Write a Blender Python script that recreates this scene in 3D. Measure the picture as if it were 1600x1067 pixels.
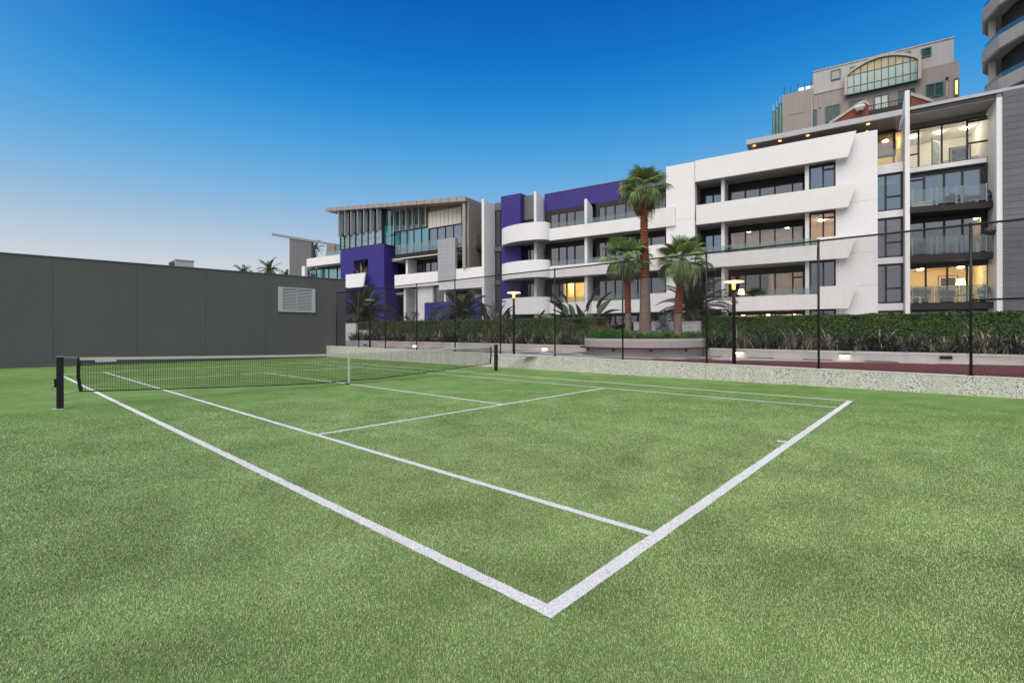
import bpy, bmesh, math, random
import numpy as np
from mathutils import Vector, Matrix
R_ = math.radians
random.seed(7); rng = np.random.default_rng(7)
for o in list(bpy.data.objects): bpy.data.objects.remove(o)
sc = bpy.context.scene
COL = sc.collection

# ------------------------------------------------------------------ camera
CAM = np.array([-7.526, -13.454, 1.517]); YAW = 0.7348; ROLL = -0.0026; FPX = 754.53; HY = 521.02
FW = np.array([math.cos(YAW), math.sin(YAW), 0.0]); RT0 = np.array([math.sin(YAW), -math.cos(YAW), 0.0]); UP0 = np.array([0, 0, 1.0])
RT = RT0*math.cos(ROLL) + UP0*math.sin(ROLL); UP = -RT0*math.sin(ROLL) + UP0*math.cos(ROLL)
cd = bpy.data.cameras.new('camera'); cam = bpy.data.objects.new('camera', cd); COL.objects.link(cam)
cd.sensor_fit = 'HORIZONTAL'; cd.sensor_width = 36; cd.lens = FPX/1600*36; cd.shift_y = -(533.5-HY)/1600
cd.clip_start = 0.05; cd.clip_end = 3000
cam.matrix_world = Matrix(((RT[0], UP[0], -FW[0], CAM[0]), (RT[1], UP[1], -FW[1], CAM[1]), (RT[2], UP[2], -FW[2], CAM[2]), (0, 0, 0, 1)))
sc.camera = cam

# ------------------------------------------------------------------ sky, sun, exposure
SUN_AZ = 195.0      # heading of the glow, degrees counter-clockwise from +X
w = bpy.data.worlds.new('World'); sc.world = w; w.use_nodes = True
nt = w.node_tree; nt.nodes.clear()
out = nt.nodes.new('ShaderNodeOutputWorld'); bg = nt.nodes.new('ShaderNodeBackground'); sky = nt.nodes.new('ShaderNodeTexSky')
sky.sky_type = 'NISHITA'; sky.sun_disc = False; sky.sun_elevation = R_(52); sky.sun_rotation = R_(90-SUN_AZ)
sky.altitude = 0; sky.air_density = 1.0; sky.dust_density = 0.6; sky.ozone_density = 2.0
EXPO = 0.95
# clear dusk sky: elevation gradient (pale horizon, deep blue above) + Nishita scattering + the broad afterglow round the set sun
def wn(t): return nt.nodes.new(t)
wl = nt.links.new
tc = wn('ShaderNodeTexCoord'); nrm_ = wn('ShaderNodeVectorMath'); nrm_.operation = 'NORMALIZE'; wl(tc.outputs['Generated'], nrm_.inputs[0])
sp = wn('ShaderNodeSeparateXYZ'); wl(nrm_.outputs[0], sp.inputs[0])
ramp = wn('ShaderNodeValToRGB'); ramp.color_ramp.interpolation = 'B_SPLINE'; els = ramp.color_ramp.elements
stops = [(0.0, (.84, .80, .77)), (.08, (.76, .77, .78)), (.15, (.56, .65, .74)), (.22, (.30, .53, .78)), (.30, (.13, .44, .80)), (.40, (.012, .30, .75)), (.50, (0, .17, .62)), (.62, (0, .085, .46)), (1.0, (0.0, .04, .30))]
els[0].position = 0; els[0].color = (*stops[0][1], 1); els[1].position = 1; els[1].color = (*stops[-1][1], 1)
for p, c in stops[1:-1]: k = els.new(p); k.color = (*c, 1)
wl(sp.outputs[2], ramp.inputs[0])
dt = wn('ShaderNodeVectorMath'); dt.operation = 'DOT_PRODUCT'; wl(nrm_.outputs[0], dt.inputs[0])
dt.inputs[1].default_value = (math.cos(R_(SUN_AZ))*math.cos(R_(30)), math.sin(R_(SUN_AZ))*math.cos(R_(30)), math.sin(R_(30)))
gm = wn('ShaderNodeMapRange'); gm.interpolation_type = 'SMOOTHSTEP'; gm.inputs['From Min'].default_value = -0.15; gm.inputs['From Max'].default_value = 1.0; wl(dt.outputs['Value'], gm.inputs['Value'])
gc = wn('ShaderNodeMix'); gc.data_type = 'RGBA'; wl(gm.outputs[0], gc.inputs['Factor']); wl(ramp.outputs[0], gc.inputs['A']); gc.inputs['B'].default_value = (.80, .80, .84, 1)
nm = wn('ShaderNodeMix'); nm.data_type = 'RGBA'; nm.blend_type = 'MULTIPLY'; nm.inputs['Factor'].default_value = 1.0; wl(sky.outputs[0], nm.inputs['A']); nm.inputs['B'].default_value = (.05, .05, .05, 1)
mixw = wn('ShaderNodeMix'); mixw.data_type = 'RGBA'; mixw.inputs['Factor'].default_value = 0.10; wl(gc.outputs['Result'], mixw.inputs['A']); wl(nm.outputs['Result'], mixw.inputs['B'])
wl(mixw.outputs['Result'], bg.inputs['Color']); bg.inputs['Strength'].default_value = 2**-EXPO
wl(bg.outputs[0], out.inputs['Surface'])
sl = bpy.data.lights.new('sun', 'SUN'); sun = bpy.data.objects.new('sun', sl); COL.objects.link(sun)
sl.energy = 1.5; sl.angle = R_(60); sl.color = (1.0, 0.94, 0.86)
se = R_(52); sd = Vector((math.cos(R_(SUN_AZ))*math.cos(se), math.sin(R_(SUN_AZ))*math.cos(se), math.sin(se)))
sun.rotation_euler = sd.to_track_quat('Z', 'Y').to_euler()
sc.view_settings.view_transform = 'Standard'; sc.view_settings.look = 'None'; sc.view_settings.gamma = 1
sc.view_settings.use_curve_mapping = False
sc.view_settings.exposure = EXPO
sc.render.engine = 'CYCLES'
sc.cycles.max_bounces = 6; sc.cycles.transparent_max_bounces = 16

# ------------------------------------------------------------------ pixel -> place
def ray(x, y): return FW*FPX + RT*(x-800) - UP*(y-HY)
def onz(x, y, z):
    d = ray(x, y); return CAM + d*((z-CAM[2])/d[2])
def pdepth(x, y, dep): return CAM + ray(x, y)*(dep/FPX)
class Frame:                      # vertical facade frame: s along heading, d out of the wall, z up
    def __init__(self, p, head):
        self.O = np.array([p[0], p[1], 0.0]); self.a = R_(head)
        self.h = np.array([math.cos(self.a), math.sin(self.a), 0]); self.n = np.array([-math.sin(self.a), math.cos(self.a), 0])
    def hit(self, x, y, d=0.0):
        r = ray(x, y); t = ((self.O + self.n*d - CAM)@self.n)/(r@self.n); return CAM + r*t
    def S(self, x, d=0.0, y=400): return float((self.hit(x, y, d)-self.O)@self.h)
    def Z(self, x, y, d=0.0): return float(self.hit(x, y, d)[2])
    def P(self, s, d, z): return self.O + self.h*s + self.n*d + np.array([0, 0, z])
    def sd(self, p): v = np.array(p)-self.O; return float(v@self.h), float(v@self.n)

# ------------------------------------------------------------------ materials
MATS = {}
def newmat(name):
    m = bpy.data.materials.new(name); m.use_nodes = True; n = m.node_tree; n.nodes.clear()
    o = n.nodes.new('ShaderNodeOutputMaterial'); MATS[name] = m
    return m, n, o
def pm(name, col, rough=0.6, var=0.10, scale=3.0, bump=0.0, bscale=40.0, metal=0.0, spec=0.4, fine=0.0, fscale=60.0, streak=0.0, sat2=None, randv=0.0):
    """painted / mineral surface: base colour + large blotches + fine grain + vertical weather streaks"""
    m, n, o = newmat(name); N = n.nodes.new; L = n.links.new
    b = N('ShaderNodeBsdfPrincipled'); L(b.outputs[0], o.inputs[0])
    b.inputs['Roughness'].default_value = rough; b.inputs['Metallic'].default_value = metal; b.inputs['Specular IOR Level'].default_value = spec
    tc = N('ShaderNodeTexCoord'); geo = N('ShaderNodeNewGeometry')
    no = N('ShaderNodeTexNoise'); no.inputs['Scale'].default_value = scale; no.inputs['Detail'].default_value = 6; no.inputs['Roughness'].default_value = 0.6
    L(geo.outputs['Position'], no.inputs['Vector'])
    mr = N('ShaderNodeMapRange'); mr.inputs['From Min'].default_value = 0.25; mr.inputs['From Max'].default_value = 0.75
    mr.inputs['To Min'].default_value = 1-var; mr.inputs['To Max'].default_value = 1+var; L(no.outputs['Fac'], mr.inputs['Value'])
    cur = mr.outputs[0]
    def mul(a, bsock):
        k = N('ShaderNodeMath'); k.operation = 'MULTIPLY'; L(a, k.inputs[0]); L(bsock, k.inputs[1]); return k.outputs[0]
    if fine:
        nf = N('ShaderNodeTexNoise'); nf.inputs['Scale'].default_value = fscale; nf.inputs['Detail'].default_value = 3; L(geo.outputs['Position'], nf.inputs['Vector'])
        m2 = N('ShaderNodeMapRange'); m2.inputs['From Min'].default_value = 0.3; m2.inputs['From Max'].default_value = 0.7
        m2.inputs['To Min'].default_value = 1-fine; m2.inputs['To Max'].default_value = 1+fine; L(nf.outputs['Fac'], m2.inputs['Value']); cur = mul(cur, m2.outputs[0])
    if streak:
        mp = N('ShaderNodeMapping'); mp.inputs['Scale'].default_value = (4.0, 4.0, 0.25); L(geo.outputs['Position'], mp.inputs['Vector'])
        ns = N('ShaderNodeTexNoise'); ns.inputs['Scale'].default_value = 1.0; ns.inputs['Detail'].default_value = 5; L(mp.outputs[0], ns.inputs['Vector'])
        m3 = N('ShaderNodeMapRange'); m3.inputs['From Min'].default_value = 0.45; m3.inputs['From Max'].default_value = 0.75
        m3.inputs['To Min'].default_value = 1.0; m3.inputs['To Max'].default_value = 1-streak; L(ns.outputs['Fac'], m3.inputs['Value']); cur = mul(cur, m3.outputs[0])
    if randv:
        oi = N('ShaderNodeObjectInfo'); m4 = N('ShaderNodeMapRange'); m4.inputs['To Min'].default_value = 1-randv; m4.inputs['To Max'].default_value = 1+randv
        L(oi.outputs['Random'], m4.inputs['Value']); cur = mul(cur, m4.outputs[0])
    mx = N('ShaderNodeMix'); mx.data_type = 'RGBA'; mx.blend_type = 'MULTIPLY'; mx.inputs['Factor'].default_value = 1.0
    mx.inputs['A'].default_value = (*col, 1); L(cur, mx.inputs['B']); L(mx.outputs['Result'], b.inputs['Base Color'])
    if bump:
        nb = N('ShaderNodeTexNoise'); nb.inputs['Scale'].default_value = bscale; nb.inputs['Detail'].default_value = 4; L(geo.outputs['Position'], nb.inputs['Vector'])
        bp = N('ShaderNodeBump'); bp.inputs['Strength'].default_value = bump; bp.inputs['Distance'].default_value = 0.01
        L(nb.outputs['Fac'], bp.inputs['Height']); L(bp.outputs[0], b.inputs['Normal'])
    return m
def emis(name, col, st):
    m, n, o = newmat(name); e = n.nodes.new('ShaderNodeEmission'); e.inputs['Color'].default_value = (*col, 1); e.inputs['Strength'].default_value = st
    n.links.new(e.outputs[0], o.inputs[0]); return m
def glass(name, tint, refl, rough=0.02, gcol=(1, 1, 1), wav=0.05):
    m, n, o = newmat(name); N = n.nodes.new; L = n.links.new
    t = N('ShaderNodeBsdfTransparent'); t.inputs['Color'].default_value = (*tint, 1)
    g = N('ShaderNodeBsdfGlossy'); g.inputs['Roughness'].default_value = rough; g.inputs['Color'].default_value = (*gcol, 1)
    lw = N('ShaderNodeLayerWeight'); lw.inputs['Blend'].default_value = 0.25
    mr = N('ShaderNodeMapRange'); mr.inputs['To Min'].default_value = refl; mr.inputs['To Max'].default_value = min(1, refl+0.6)
    L(lw.outputs['Fresnel'], mr.inputs['Value'])
    geo = N('ShaderNodeNewGeometry'); nz = N('ShaderNodeTexNoise'); nz.inputs['Scale'].default_value = 0.9; L(geo.outputs['Position'], nz.inputs['Vector'])
    bp = N('ShaderNodeBump'); bp.inputs['Strength'].default_value = wav; bp.inputs['Distance'].default_value = 0.05; L(nz.outputs['Fac'], bp.inputs['Height']); L(bp.outputs[0], g.inputs['Normal'])
    mx = N('ShaderNodeMixShader'); L(mr.outputs[0], mx.inputs[0]); L(t.outputs[0], mx.inputs[1]); L(g.outputs[0], mx.inputs[2]); L(mx.outputs[0], o.inputs[0])
    return m
def leafmat(name, c1, c2, rough=0.5, trans=0.25, vscale=3.0, lo=0.5, hi=2.2):
    m, n, o = newmat(name); N = n.nodes.new; L = n.links.new
    geo = N('ShaderNodeNewGeometry'); oi = N('ShaderNodeObjectInfo')
    nz = N('ShaderNodeTexNoise'); nz.inputs['Scale'].default_value = vscale; nz.inputs['Detail'].default_value = 2; L(geo.outputs['Position'], nz.inputs['Vector'])
    ad = N('ShaderNodeMath'); ad.operation = 'ADD'; L(geo.outputs['Random Per Island'], ad.inputs[0]); L(nz.outputs['Fac'], ad.inputs[1])
    ad2 = N('ShaderNodeMath'); ad2.operation = 'ADD'; L(ad.outputs[0], ad2.inputs[0]); L(oi.outputs['Random'], ad2.inputs[1])
    mr = N('ShaderNodeMapRange'); mr.inputs['From Min'].default_value = lo; mr.inputs['From Max'].default_value = hi; L(ad2.outputs[0], mr.inputs['Value'])
    mx = N('ShaderNodeMix'); mx.data_type = 'RGBA'; mx.inputs['A'].default_value = (*c1, 1); mx.inputs['B'].default_value = (*c2, 1); L(mr.outputs[0], mx.inputs['Factor'])
    b = N('ShaderNodeBsdfPrincipled'); b.inputs['Roughness'].default_value = rough; L(mx.outputs['Result'], b.inputs['Base Color'])
    t = N('ShaderNodeBsdfTranslucent'); L(mx.outputs['Result'], t.inputs['Color'])
    s = N('ShaderNodeMixShader'); s.inputs[0].default_value = trans; L(b.outputs[0], s.inputs[1]); L(t.outputs[0], s.inputs[2]); L(s.outputs[0], o.inputs[0])
    return m

pm('white', (0.78, 0.77, 0.785), 0.7, 0.03, 0.6, streak=0.025, bump=0.05, bscale=60)
pm('offwhite', (0.77, 0.745, 0.74), 0.75, 0.05, 0.8, streak=0.04, bump=0.05, bscale=60, randv=0.03)
pm('purple', (0.038, 0.025, 0.205), 0.55, 0.10, 0.8, streak=0.10)
pm('facade_grey', (0.14, 0.145, 0.15), 0.6, 0.06, 1.0, streak=0.08)
pm('cladding_grey', (0.36, 0.36, 0.39), 0.6, 0.06, 1.0, streak=0.05, randv=0.03)
pm('tower_glass', (0.05, 0.075, 0.075), 0.08, 0.3, 0.6, spec=1.0)
pm('tower_glass_pale', (0.24, 0.33, 0.30), 0.12, 0.2, 0.6, spec=0.8)
pm('tower_glass_warm', (0.42, 0.31, 0.15), 0.15, 0.35, 0.9, spec=0.6)
pm('wall_grey', (0.108, 0.106, 0.110), 0.75, 0.06, 0.35, fine=0.03, streak=0.06, bump=0.05)
pm('board_grey', (0.12, 0.125, 0.14), 0.6, 0.08, 1.2, streak=0.1, randv=0.10)
pm('frame', (0.02, 0.018, 0.018), 0.45, 0.05)
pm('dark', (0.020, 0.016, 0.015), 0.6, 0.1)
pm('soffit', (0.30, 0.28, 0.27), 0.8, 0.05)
pm('roof_metal', (0.30, 0.32, 0.35), 0.4, 0.06, metal=0.6)
pm('bronze', (0.30, 0.25, 0.22), 0.45, 0.06, metal=0.35, randv=0.05)
pm('champagne', (0.38, 0.335, 0.31), 0.45, 0.05, metal=0.25, randv=0.05)
pm('cream_panel', (0.72, 0.66, 0.60), 0.5, 0.03, randv=0.03)
pm('steel', (0.55, 0.55, 0.56), 0.3, 0.05, metal=0.9)
pm('black_metal', (0.012, 0.012, 0.014), 0.45, 0.1, 20, fine=0.2)
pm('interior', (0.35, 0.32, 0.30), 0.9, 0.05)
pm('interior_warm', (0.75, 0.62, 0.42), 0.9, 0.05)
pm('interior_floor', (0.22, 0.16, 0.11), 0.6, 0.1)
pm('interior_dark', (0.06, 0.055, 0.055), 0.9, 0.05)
pm('tower_taupe', (0.34, 0.29, 0.275), 0.8, 0.06, 0.5, streak=0.10)
pm('tower_pale', (0.46, 0.44, 0.44), 0.8, 0.05, 0.5, streak=0.10)
pm('tower_trim', (0.50, 0.45, 0.40), 0.7, 0.12, 2.0, streak=0.25)
pm('teal_frame', (0.03, 0.16, 0.15), 0.5, 0.1)
pm('brick_red', (0.22, 0.075, 0.05), 0.85, 0.2, 6, fine=0.25, fscale=30)
pm('tower_concrete', (0.40, 0.38, 0.35), 0.8, 0.1, 1.0, streak=0.15)
pm('wood_red', (0.10, 0.025, 0.02), 0.5, 0.15, 8)
pm('planter', (0.56, 0.525, 0.51), 0.85, 0.08, 1.5, fine=0.10, fscale=120, streak=0.10)
pm('planter_cap', (0.62, 0.585, 0.57), 0.85, 0.08, 1.5, fine=0.10, fscale=120)
pm('slab_pale', (0.50, 0.475, 0.465), 0.7, 0.08, 2, fine=0.08, fscale=150, randv=0.08)
pm('slab_dark', (0.13, 0.122, 0.125), 0.7, 0.08, 2, fine=0.08, fscale=150, randv=0.08)
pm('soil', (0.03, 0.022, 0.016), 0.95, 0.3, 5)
pm('city_ground', (0.12, 0.12, 0.115), 0.9, 0.2, 0.2)
pm('net_black', (0.012, 0.012, 0.012), 0.8, 0.1)
pm('net_white', (0.60, 0.58, 0.53), 0.8, 0.08, 8)
pm('rubber', (0.02, 0.02, 0.02), 0.7, 0.1)
pm('galv', (0.42, 0.42, 0.42), 0.45, 0.2, 15, metal=0.7)
pm('trunk_grey', (0.23, 0.17, 0.145), 0.95, 0.25, 6, fine=0.25, fscale=25, bump=0.5, bscale=20)
pm('trunk_red', (0.20, 0.062, 0.032), 0.95, 0.35, 9, fine=0.4, fscale=30, bump=0.5, bscale=20)
pm('petiole', (0.20, 0.17, 0.07), 0.6, 0.2, 5)
pm('pale_stem', (0.42, 0.38, 0.31), 0.9, 0.2, 5)
pm('louvre', (0.48, 0.47, 0.50), 0.5, 0.03, 2)
pm('cushion', (0.70, 0.66, 0.55), 0.9, 0.05)
pm('picture', (0.30, 0.34, 0.38), 0.7, 0.5, 4)
pm('linen', (0.75, 0.73, 0.70), 0.9, 0.05)
pm('kerb_edge', (0.40, 0.40, 0.36), 0.85, 0.1)
glass('glass_dark', (0.45, 0.46, 0.48), 0.24, gcol=(.86, .86, .92))
glass('glass_blue', (0.42, 0.50, 0.53), 0.30, gcol=(.66, .82, .95))
glass('glass_teal', (0.42, 0.68, 0.66), 0.14)
glass('glass_clear', (0.86, 0.92, 0.91), 0.05)
glass('glass_rail', (0.74, 0.83, 0.83), 0.10, wav=0.0)
glass('glass_lit', (0.8, 0.78, 0.74), 0.12)
glass('glass_tower', (0.30, 0.45, 0.42), 0.20)
emis('lamp_warm', (1.0, 0.46, 0.13), 2.6)
emis('lamp_hot', (1.0, 0.58, 0.26), 2.4)
emis('lamp_white', (1.0, 0.74, 0.38), 16.0)
emis('room_light', (1.0, 0.66, 0.30), 95.0)
emis('room_light_soft', (1.0, 0.78, 0.58), 60.0)
leafmat('leaf_hedge', (0.016, 0.050, 0.008), (0.15, 0.29, 0.05), 0.45, 0.2)
leafmat('leaf_hedge_olive', (0.022, 0.040, 0.010), (0.14, 0.20, 0.05), 0.5, 0.2)
leafmat('leaf_flax', (0.014, 0.020, 0.008), (0.44, 0.43, 0.33), 0.4, 0.05, lo=1.15, hi=2.45)
leafmat('leaf_fan', (0.030, 0.065, 0.016), (0.34, 0.46, 0.16), 0.45, 0.25)
leafmat('leaf_dead', (0.10, 0.06, 0.025), (0.26, 0.18, 0.09), 0.8, 0.2)
leafmat('leaf_date', (0.024, 0.036, 0.014), (0.10, 0.12, 0.05), 0.45, 0.15)
leafmat('leaf_paddle', (0.014, 0.035, 0.018), (0.075, 0.12, 0.055), 0.35, 0.2)
leafmat('leaf_bright', (0.025, 0.11, 0.012), (0.085, 0.30, 0.04), 0.5, 0.25)
leafmat('leaf_silver', (0.10, 0.13, 0.13), (0.30, 0.34, 0.34), 0.6, 0.2)
leafmat('leaf_bush', (0.012, 0.024, 0.010), (0.06, 0.085, 0.03), 0.45, 0.2)

def mat_speckle():                 # exposed aggregate concrete
    m, n, o = newmat('aggregate'); N = n.nodes.new; L = n.links.new
    b = N('ShaderNodeBsdfPrincipled'); b.inputs['Roughness'].default_value = 0.9; L(b.outputs[0], o.inputs[0])
    g = N('ShaderNodeNewGeometry'); v = N('ShaderNodeTexVoronoi'); v.inputs['Scale'].default_value = 58; v.inputs['Randomness'].default_value = 1
    L(g.outputs['Position'], v.inputs['Vector'])
    sep = N('ShaderNodeSeparateColor'); L(v.outputs['Color'], sep.inputs[0])
    cr = N('ShaderNodeValToRGB'); e = cr.color_ramp.elements; e[0].position = 0.0; e[0].color = (0.035, 0.035, 0.035, 1); e[1].position = 0.24; e[1].color = (0.52, 0.52, 0.48, 1)
    k = cr.color_ramp.elements.new(0.14); k.color = (0.06, 0.06, 0.06, 1); k2 = cr.color_ramp.elements.new(1.0); k2.color = (0.66, 0.65, 0.62, 1)
    L(sep.outputs[0], cr.inputs[0])
    nz = N('ShaderNodeTexNoise'); nz.inputs['Scale'].default_value = 2.2; nz.inputs['Detail'].default_value = 6; L(g.outputs['Position'], nz.inputs['Vector'])
    mp = N('ShaderNodeMapping'); mp.inputs['Scale'].default_value = (3, 3, 0.4); L(g.outputs['Position'], mp.inputs['Vector'])
    n2 = N('ShaderNodeTexNoise'); n2.inputs['Scale'].default_value = 1.2; n2.inputs['Detail'].default_value = 6; L(mp.outputs[0], n2.inputs['Vector'])
    mr = N('ShaderNodeMapRange'); mr.inputs['From Min'].default_value = .35; mr.inputs['From Max'].default_value = .7; mr.inputs['To Min'].default_value = 0.0; mr.inputs['To Max'].default_value = 0.55; L(n2.outputs[0], mr.inputs[0])
    mx = N('ShaderNodeMix'); mx.data_type = 'RGBA'; mx.blend_type = 'MIX'; L(mr.outputs[0], mx.inputs['Factor']); L(cr.outputs[0], mx.inputs['A']); mx.inputs['B'].default_value = (0.40, 0.42, 0.34, 1)
    m2 = N('ShaderNodeMix'); m2.data_type = 'RGBA'; m2.blend_type = 'MULTIPLY'; m2.inputs['Factor'].default_value = 0.5; L(mx.outputs['Result'], m2.inputs['A']); L(nz.outputs['Color'], m2.inputs['B'])
    L(mx.outputs['Result'], b.inputs['Base Color'])
    bp = N('ShaderNodeBump'); bp.inputs['Strength'].default_value = 0.4; bp.inputs['Distance'].default_value = 0.006; L(v.outputs['Distance'], bp.inputs['Height']); L(bp.outputs[0], b.inputs['Normal'])
mat_speckle()
def mat_brickpave():
    m, n, o = newmat('red_pavers'); N = n.nodes.new; L = n.links.new
    b = N('ShaderNodeBsdfPrincipled'); b.inputs['Roughness'].default_value = 0.7; L(b.outputs[0], o.inputs[0])
    g = N('ShaderNodeNewGeometry'); br = N('ShaderNodeTexBrick'); br.inputs['Scale'].default_value = 1.0
    br.inputs['Brick Width'].default_value = 0.23; br.inputs['Row Height'].default_value = 0.115; br.inputs['Mortar Size'].default_value = 0.006
    br.inputs['Color1'].default_value = (0.15, 0.032, 0.030, 1); br.inputs['Color2'].default_value = (0.21, 0.055, 0.050, 1); br.inputs['Mortar'].default_value = (0.045, 0.022, 0.022, 1)
    mp = N('ShaderNodeMapping'); mp.inputs['Rotation'].default_value = (0, 0, R_(1)); L(g.outputs['Position'], mp.inputs['Vector']); L(mp.outputs[0], br.inputs['Vector'])
    L(br.outputs['Color'], b.inputs['Base Color'])
    bp = N('ShaderNodeBump'); bp.inputs['Strength'].default_value = 0.5; bp.inputs['Distance'].default_value = 0.004; bp.invert = True; L(br.outputs['Fac'], bp.inputs['Height']); L(bp.outputs[0], b.inputs['Normal'])
mat_brickpave()
TURF_LO = (0.055, 0.095, 0.028); TURF_HI = (0.27, 0.345, 0.16)
def mat_turf():
    m, n, o = newmat('turf'); N = n.nodes.new; L = n.links.new
    b = N('ShaderNodeBsdfPrincipled'); b.inputs['Roughness'].default_value = 0.9; b.inputs['Specular IOR Level'].default_value = 0.15; L(b.outputs[0], o.inputs[0])
    g = N('ShaderNodeNewGeometry')
    def noise(s, d, r=0.6, vec=None):
        k = N('ShaderNodeTexNoise'); k.inputs['Scale'].default_value = s; k.inputs['Detail'].default_value = d; k.inputs['Roughness'].default_value = r
        L(vec or g.outputs['Position'], k.inputs['Vector']); return k.outputs['Fac']
    def rng_(s, a, b_, c, d):
        k = N('ShaderNodeMapRange'); k.inputs['From Min'].default_value = a; k.inputs['From Max'].default_value = b_; k.inputs['To Min'].default_value = c; k.inputs['To Max'].default_value = d; L(s, k.inputs[0]); return k.outputs[0]
    fib = noise(130, 3, 0.75); tuft = noise(22, 4, 0.65); blot = noise(1.1, 6, 0.65); big = noise(0.16, 3)
    def addm(a, ka, c, kc):
        p = N('ShaderNodeMath'); p.operation = 'MULTIPLY'; p.inputs[1].default_value = ka; L(a, p.inputs[0])
        q = N('ShaderNodeMath'); q.operation = 'MULTIPLY_ADD'; q.inputs[1].default_value = kc; L(c, q.inputs[0]); L(p.outputs[0], q.inputs[2]); return q.outputs[0]
    s = addm(addm(fib, 0.62, tuft, 0.24), 1.0, addm(blot, 0.30, big, 0.20), 1.0)
    f = rng_(s, 0.42, 0.92, 0, 1)
    cr = N('ShaderNodeValToRGB'); e = cr.color_ramp.elements
    e[0].position = 0.0; e[0].color = (0.030, 0.068, 0.012, 1); e[1].position = 1.0; e[1].color = (0.42, 0.56, 0.26, 1)
    k = cr.color_ramp.elements.new(0.35); k.color = (0.105, 0.195, 0.043, 1); k = cr.color_ramp.elements.new(0.62); k.color = (0.205, 0.335, 0.098, 1)
    L(f, cr.inputs[0]); L(cr.outputs[0], b.inputs['Base Color'])
    bp = N('ShaderNodeBump'); bp.inputs['Strength'].default_value = 0.8; bp.inputs['Distance'].default_value = 0.02; L(addm(fib, 0.5, tuft, 0.5), bp.inputs['Height']); L(bp.outputs[0], b.inputs['Normal'])
    # white fibres of the court lines
    m2, n2, o2 = newmat('line_turf'); N2 = n2.nodes.new; L2 = n2.links.new
    b2 = N2('ShaderNodeBsdfPrincipled'); b2.inputs['Roughness'].default_value = 0.9; L2(b2.outputs[0], o2.inputs[0])
    g2 = N2('ShaderNodeNewGeometry'); k2 = N2('ShaderNodeTexNoise'); k2.inputs['Scale'].default_value = 110; k2.inputs['Detail'].default_value = 3; k2.inputs['Roughness'].default_value = 0.7; L2(g2.outputs['Position'], k2.inputs['Vector'])
    k3 = N2('ShaderNodeTexNoise'); k3.inputs['Scale'].default_value = 3; k3.inputs['Detail'].default_value = 5; L2(g2.outputs['Position'], k3.inputs['Vector'])
    ma = N2('ShaderNodeMath'); ma.operation = 'MULTIPLY_ADD'; ma.inputs[1].default_value = 0.25; L2(k3.outputs[0], ma.inputs[0]); L2(k2.outputs[0], ma.inputs[2])
    c2 = N2('ShaderNodeValToRGB'); e = c2.color_ramp.elements; e[0].position = 0.34; e[0].color = (0.30, 0.33, 0.28, 1); e[1].position = 0.58; e[1].color = (0.82, 0.82, 0.83, 1); L2(ma.outputs[0], c2.inputs[0]); L2(c2.outputs[0], b2.inputs['Base Color'])
    bp2 = N2('ShaderNodeBump'); bp2.inputs['Strength'].default_value = 0.6; bp2.inputs['Distance'].default_value = 0.012; L2(k2.outputs[0], bp2.inputs['Height']); L2(bp2.outputs[0], b2.inputs['Normal'])
mat_turf()
def bladeblot(name):                # the same worn patches as the turf below
    n = MATS[name].node_tree; g = n.nodes.new('ShaderNodeNewGeometry'); mx = [k for k in n.nodes if k.type == 'MIX' and k.data_type == 'RGBA'][0]
    a = n.nodes.new('ShaderNodeTexNoise'); a.inputs['Scale'].default_value = 1.1; a.inputs['Detail'].default_value = 6; a.inputs['Roughness'].default_value = .65; n.links.new(g.outputs['Position'], a.inputs['Vector'])
    r = n.nodes.new('ShaderNodeMapRange'); r.inputs['From Min'].default_value = .3; r.inputs['From Max'].default_value = .7; r.inputs['To Min'].default_value = .72; r.inputs['To Max'].default_value = 1.22; n.links.new(a.outputs['Fac'], r.inputs['Value'])
    m = n.nodes.new('ShaderNodeMix'); m.data_type = 'RGBA'; m.blend_type = 'MULTIPLY'; m.inputs['Factor'].default_value = 1.0; n.links.new(mx.outputs['Result'], m.inputs['A']); n.links.new(r.outputs[0], m.inputs['B'])
    for k in n.nodes:
        if k.type == 'BSDF_PRINCIPLED': n.links.new(m.outputs['Result'], k.inputs['Base Color'])
def bladeshade(name):               # fibres take the light of the pile as a whole
    n = MATS[name].node_tree; v = n.nodes.new('ShaderNodeCombineXYZ'); v.inputs[2].default_value = 1.0
    g = n.nodes.new('ShaderNodeNewGeometry'); m = n.nodes.new('ShaderNodeMix'); m.data_type = 'VECTOR'; m.inputs['Factor'].default_value = 0.62
    n.links.new(g.outputs['Normal'], m.inputs['A']); n.links.new(v.outputs[0], m.inputs['B'])
    for k in n.nodes:
        if k.type in ('BSDF_PRINCIPLED', 'BSDF_TRANSLUCENT'): n.links.new(m.outputs['Result'], k.inputs['Normal'])
leafmat('turf_blade', (0.030, 0.068, 0.010), (0.44, 0.58, 0.25), 0.8, 0.0, 1.2); bladeshade('turf_blade'); bladeblot('turf_blade')
leafmat('line_blade', (0.55, 0.56, 0.55), (0.90, 0.90, 0.91), 0.8, 0.0, 1.2); bladeshade('line_blade')

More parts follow.
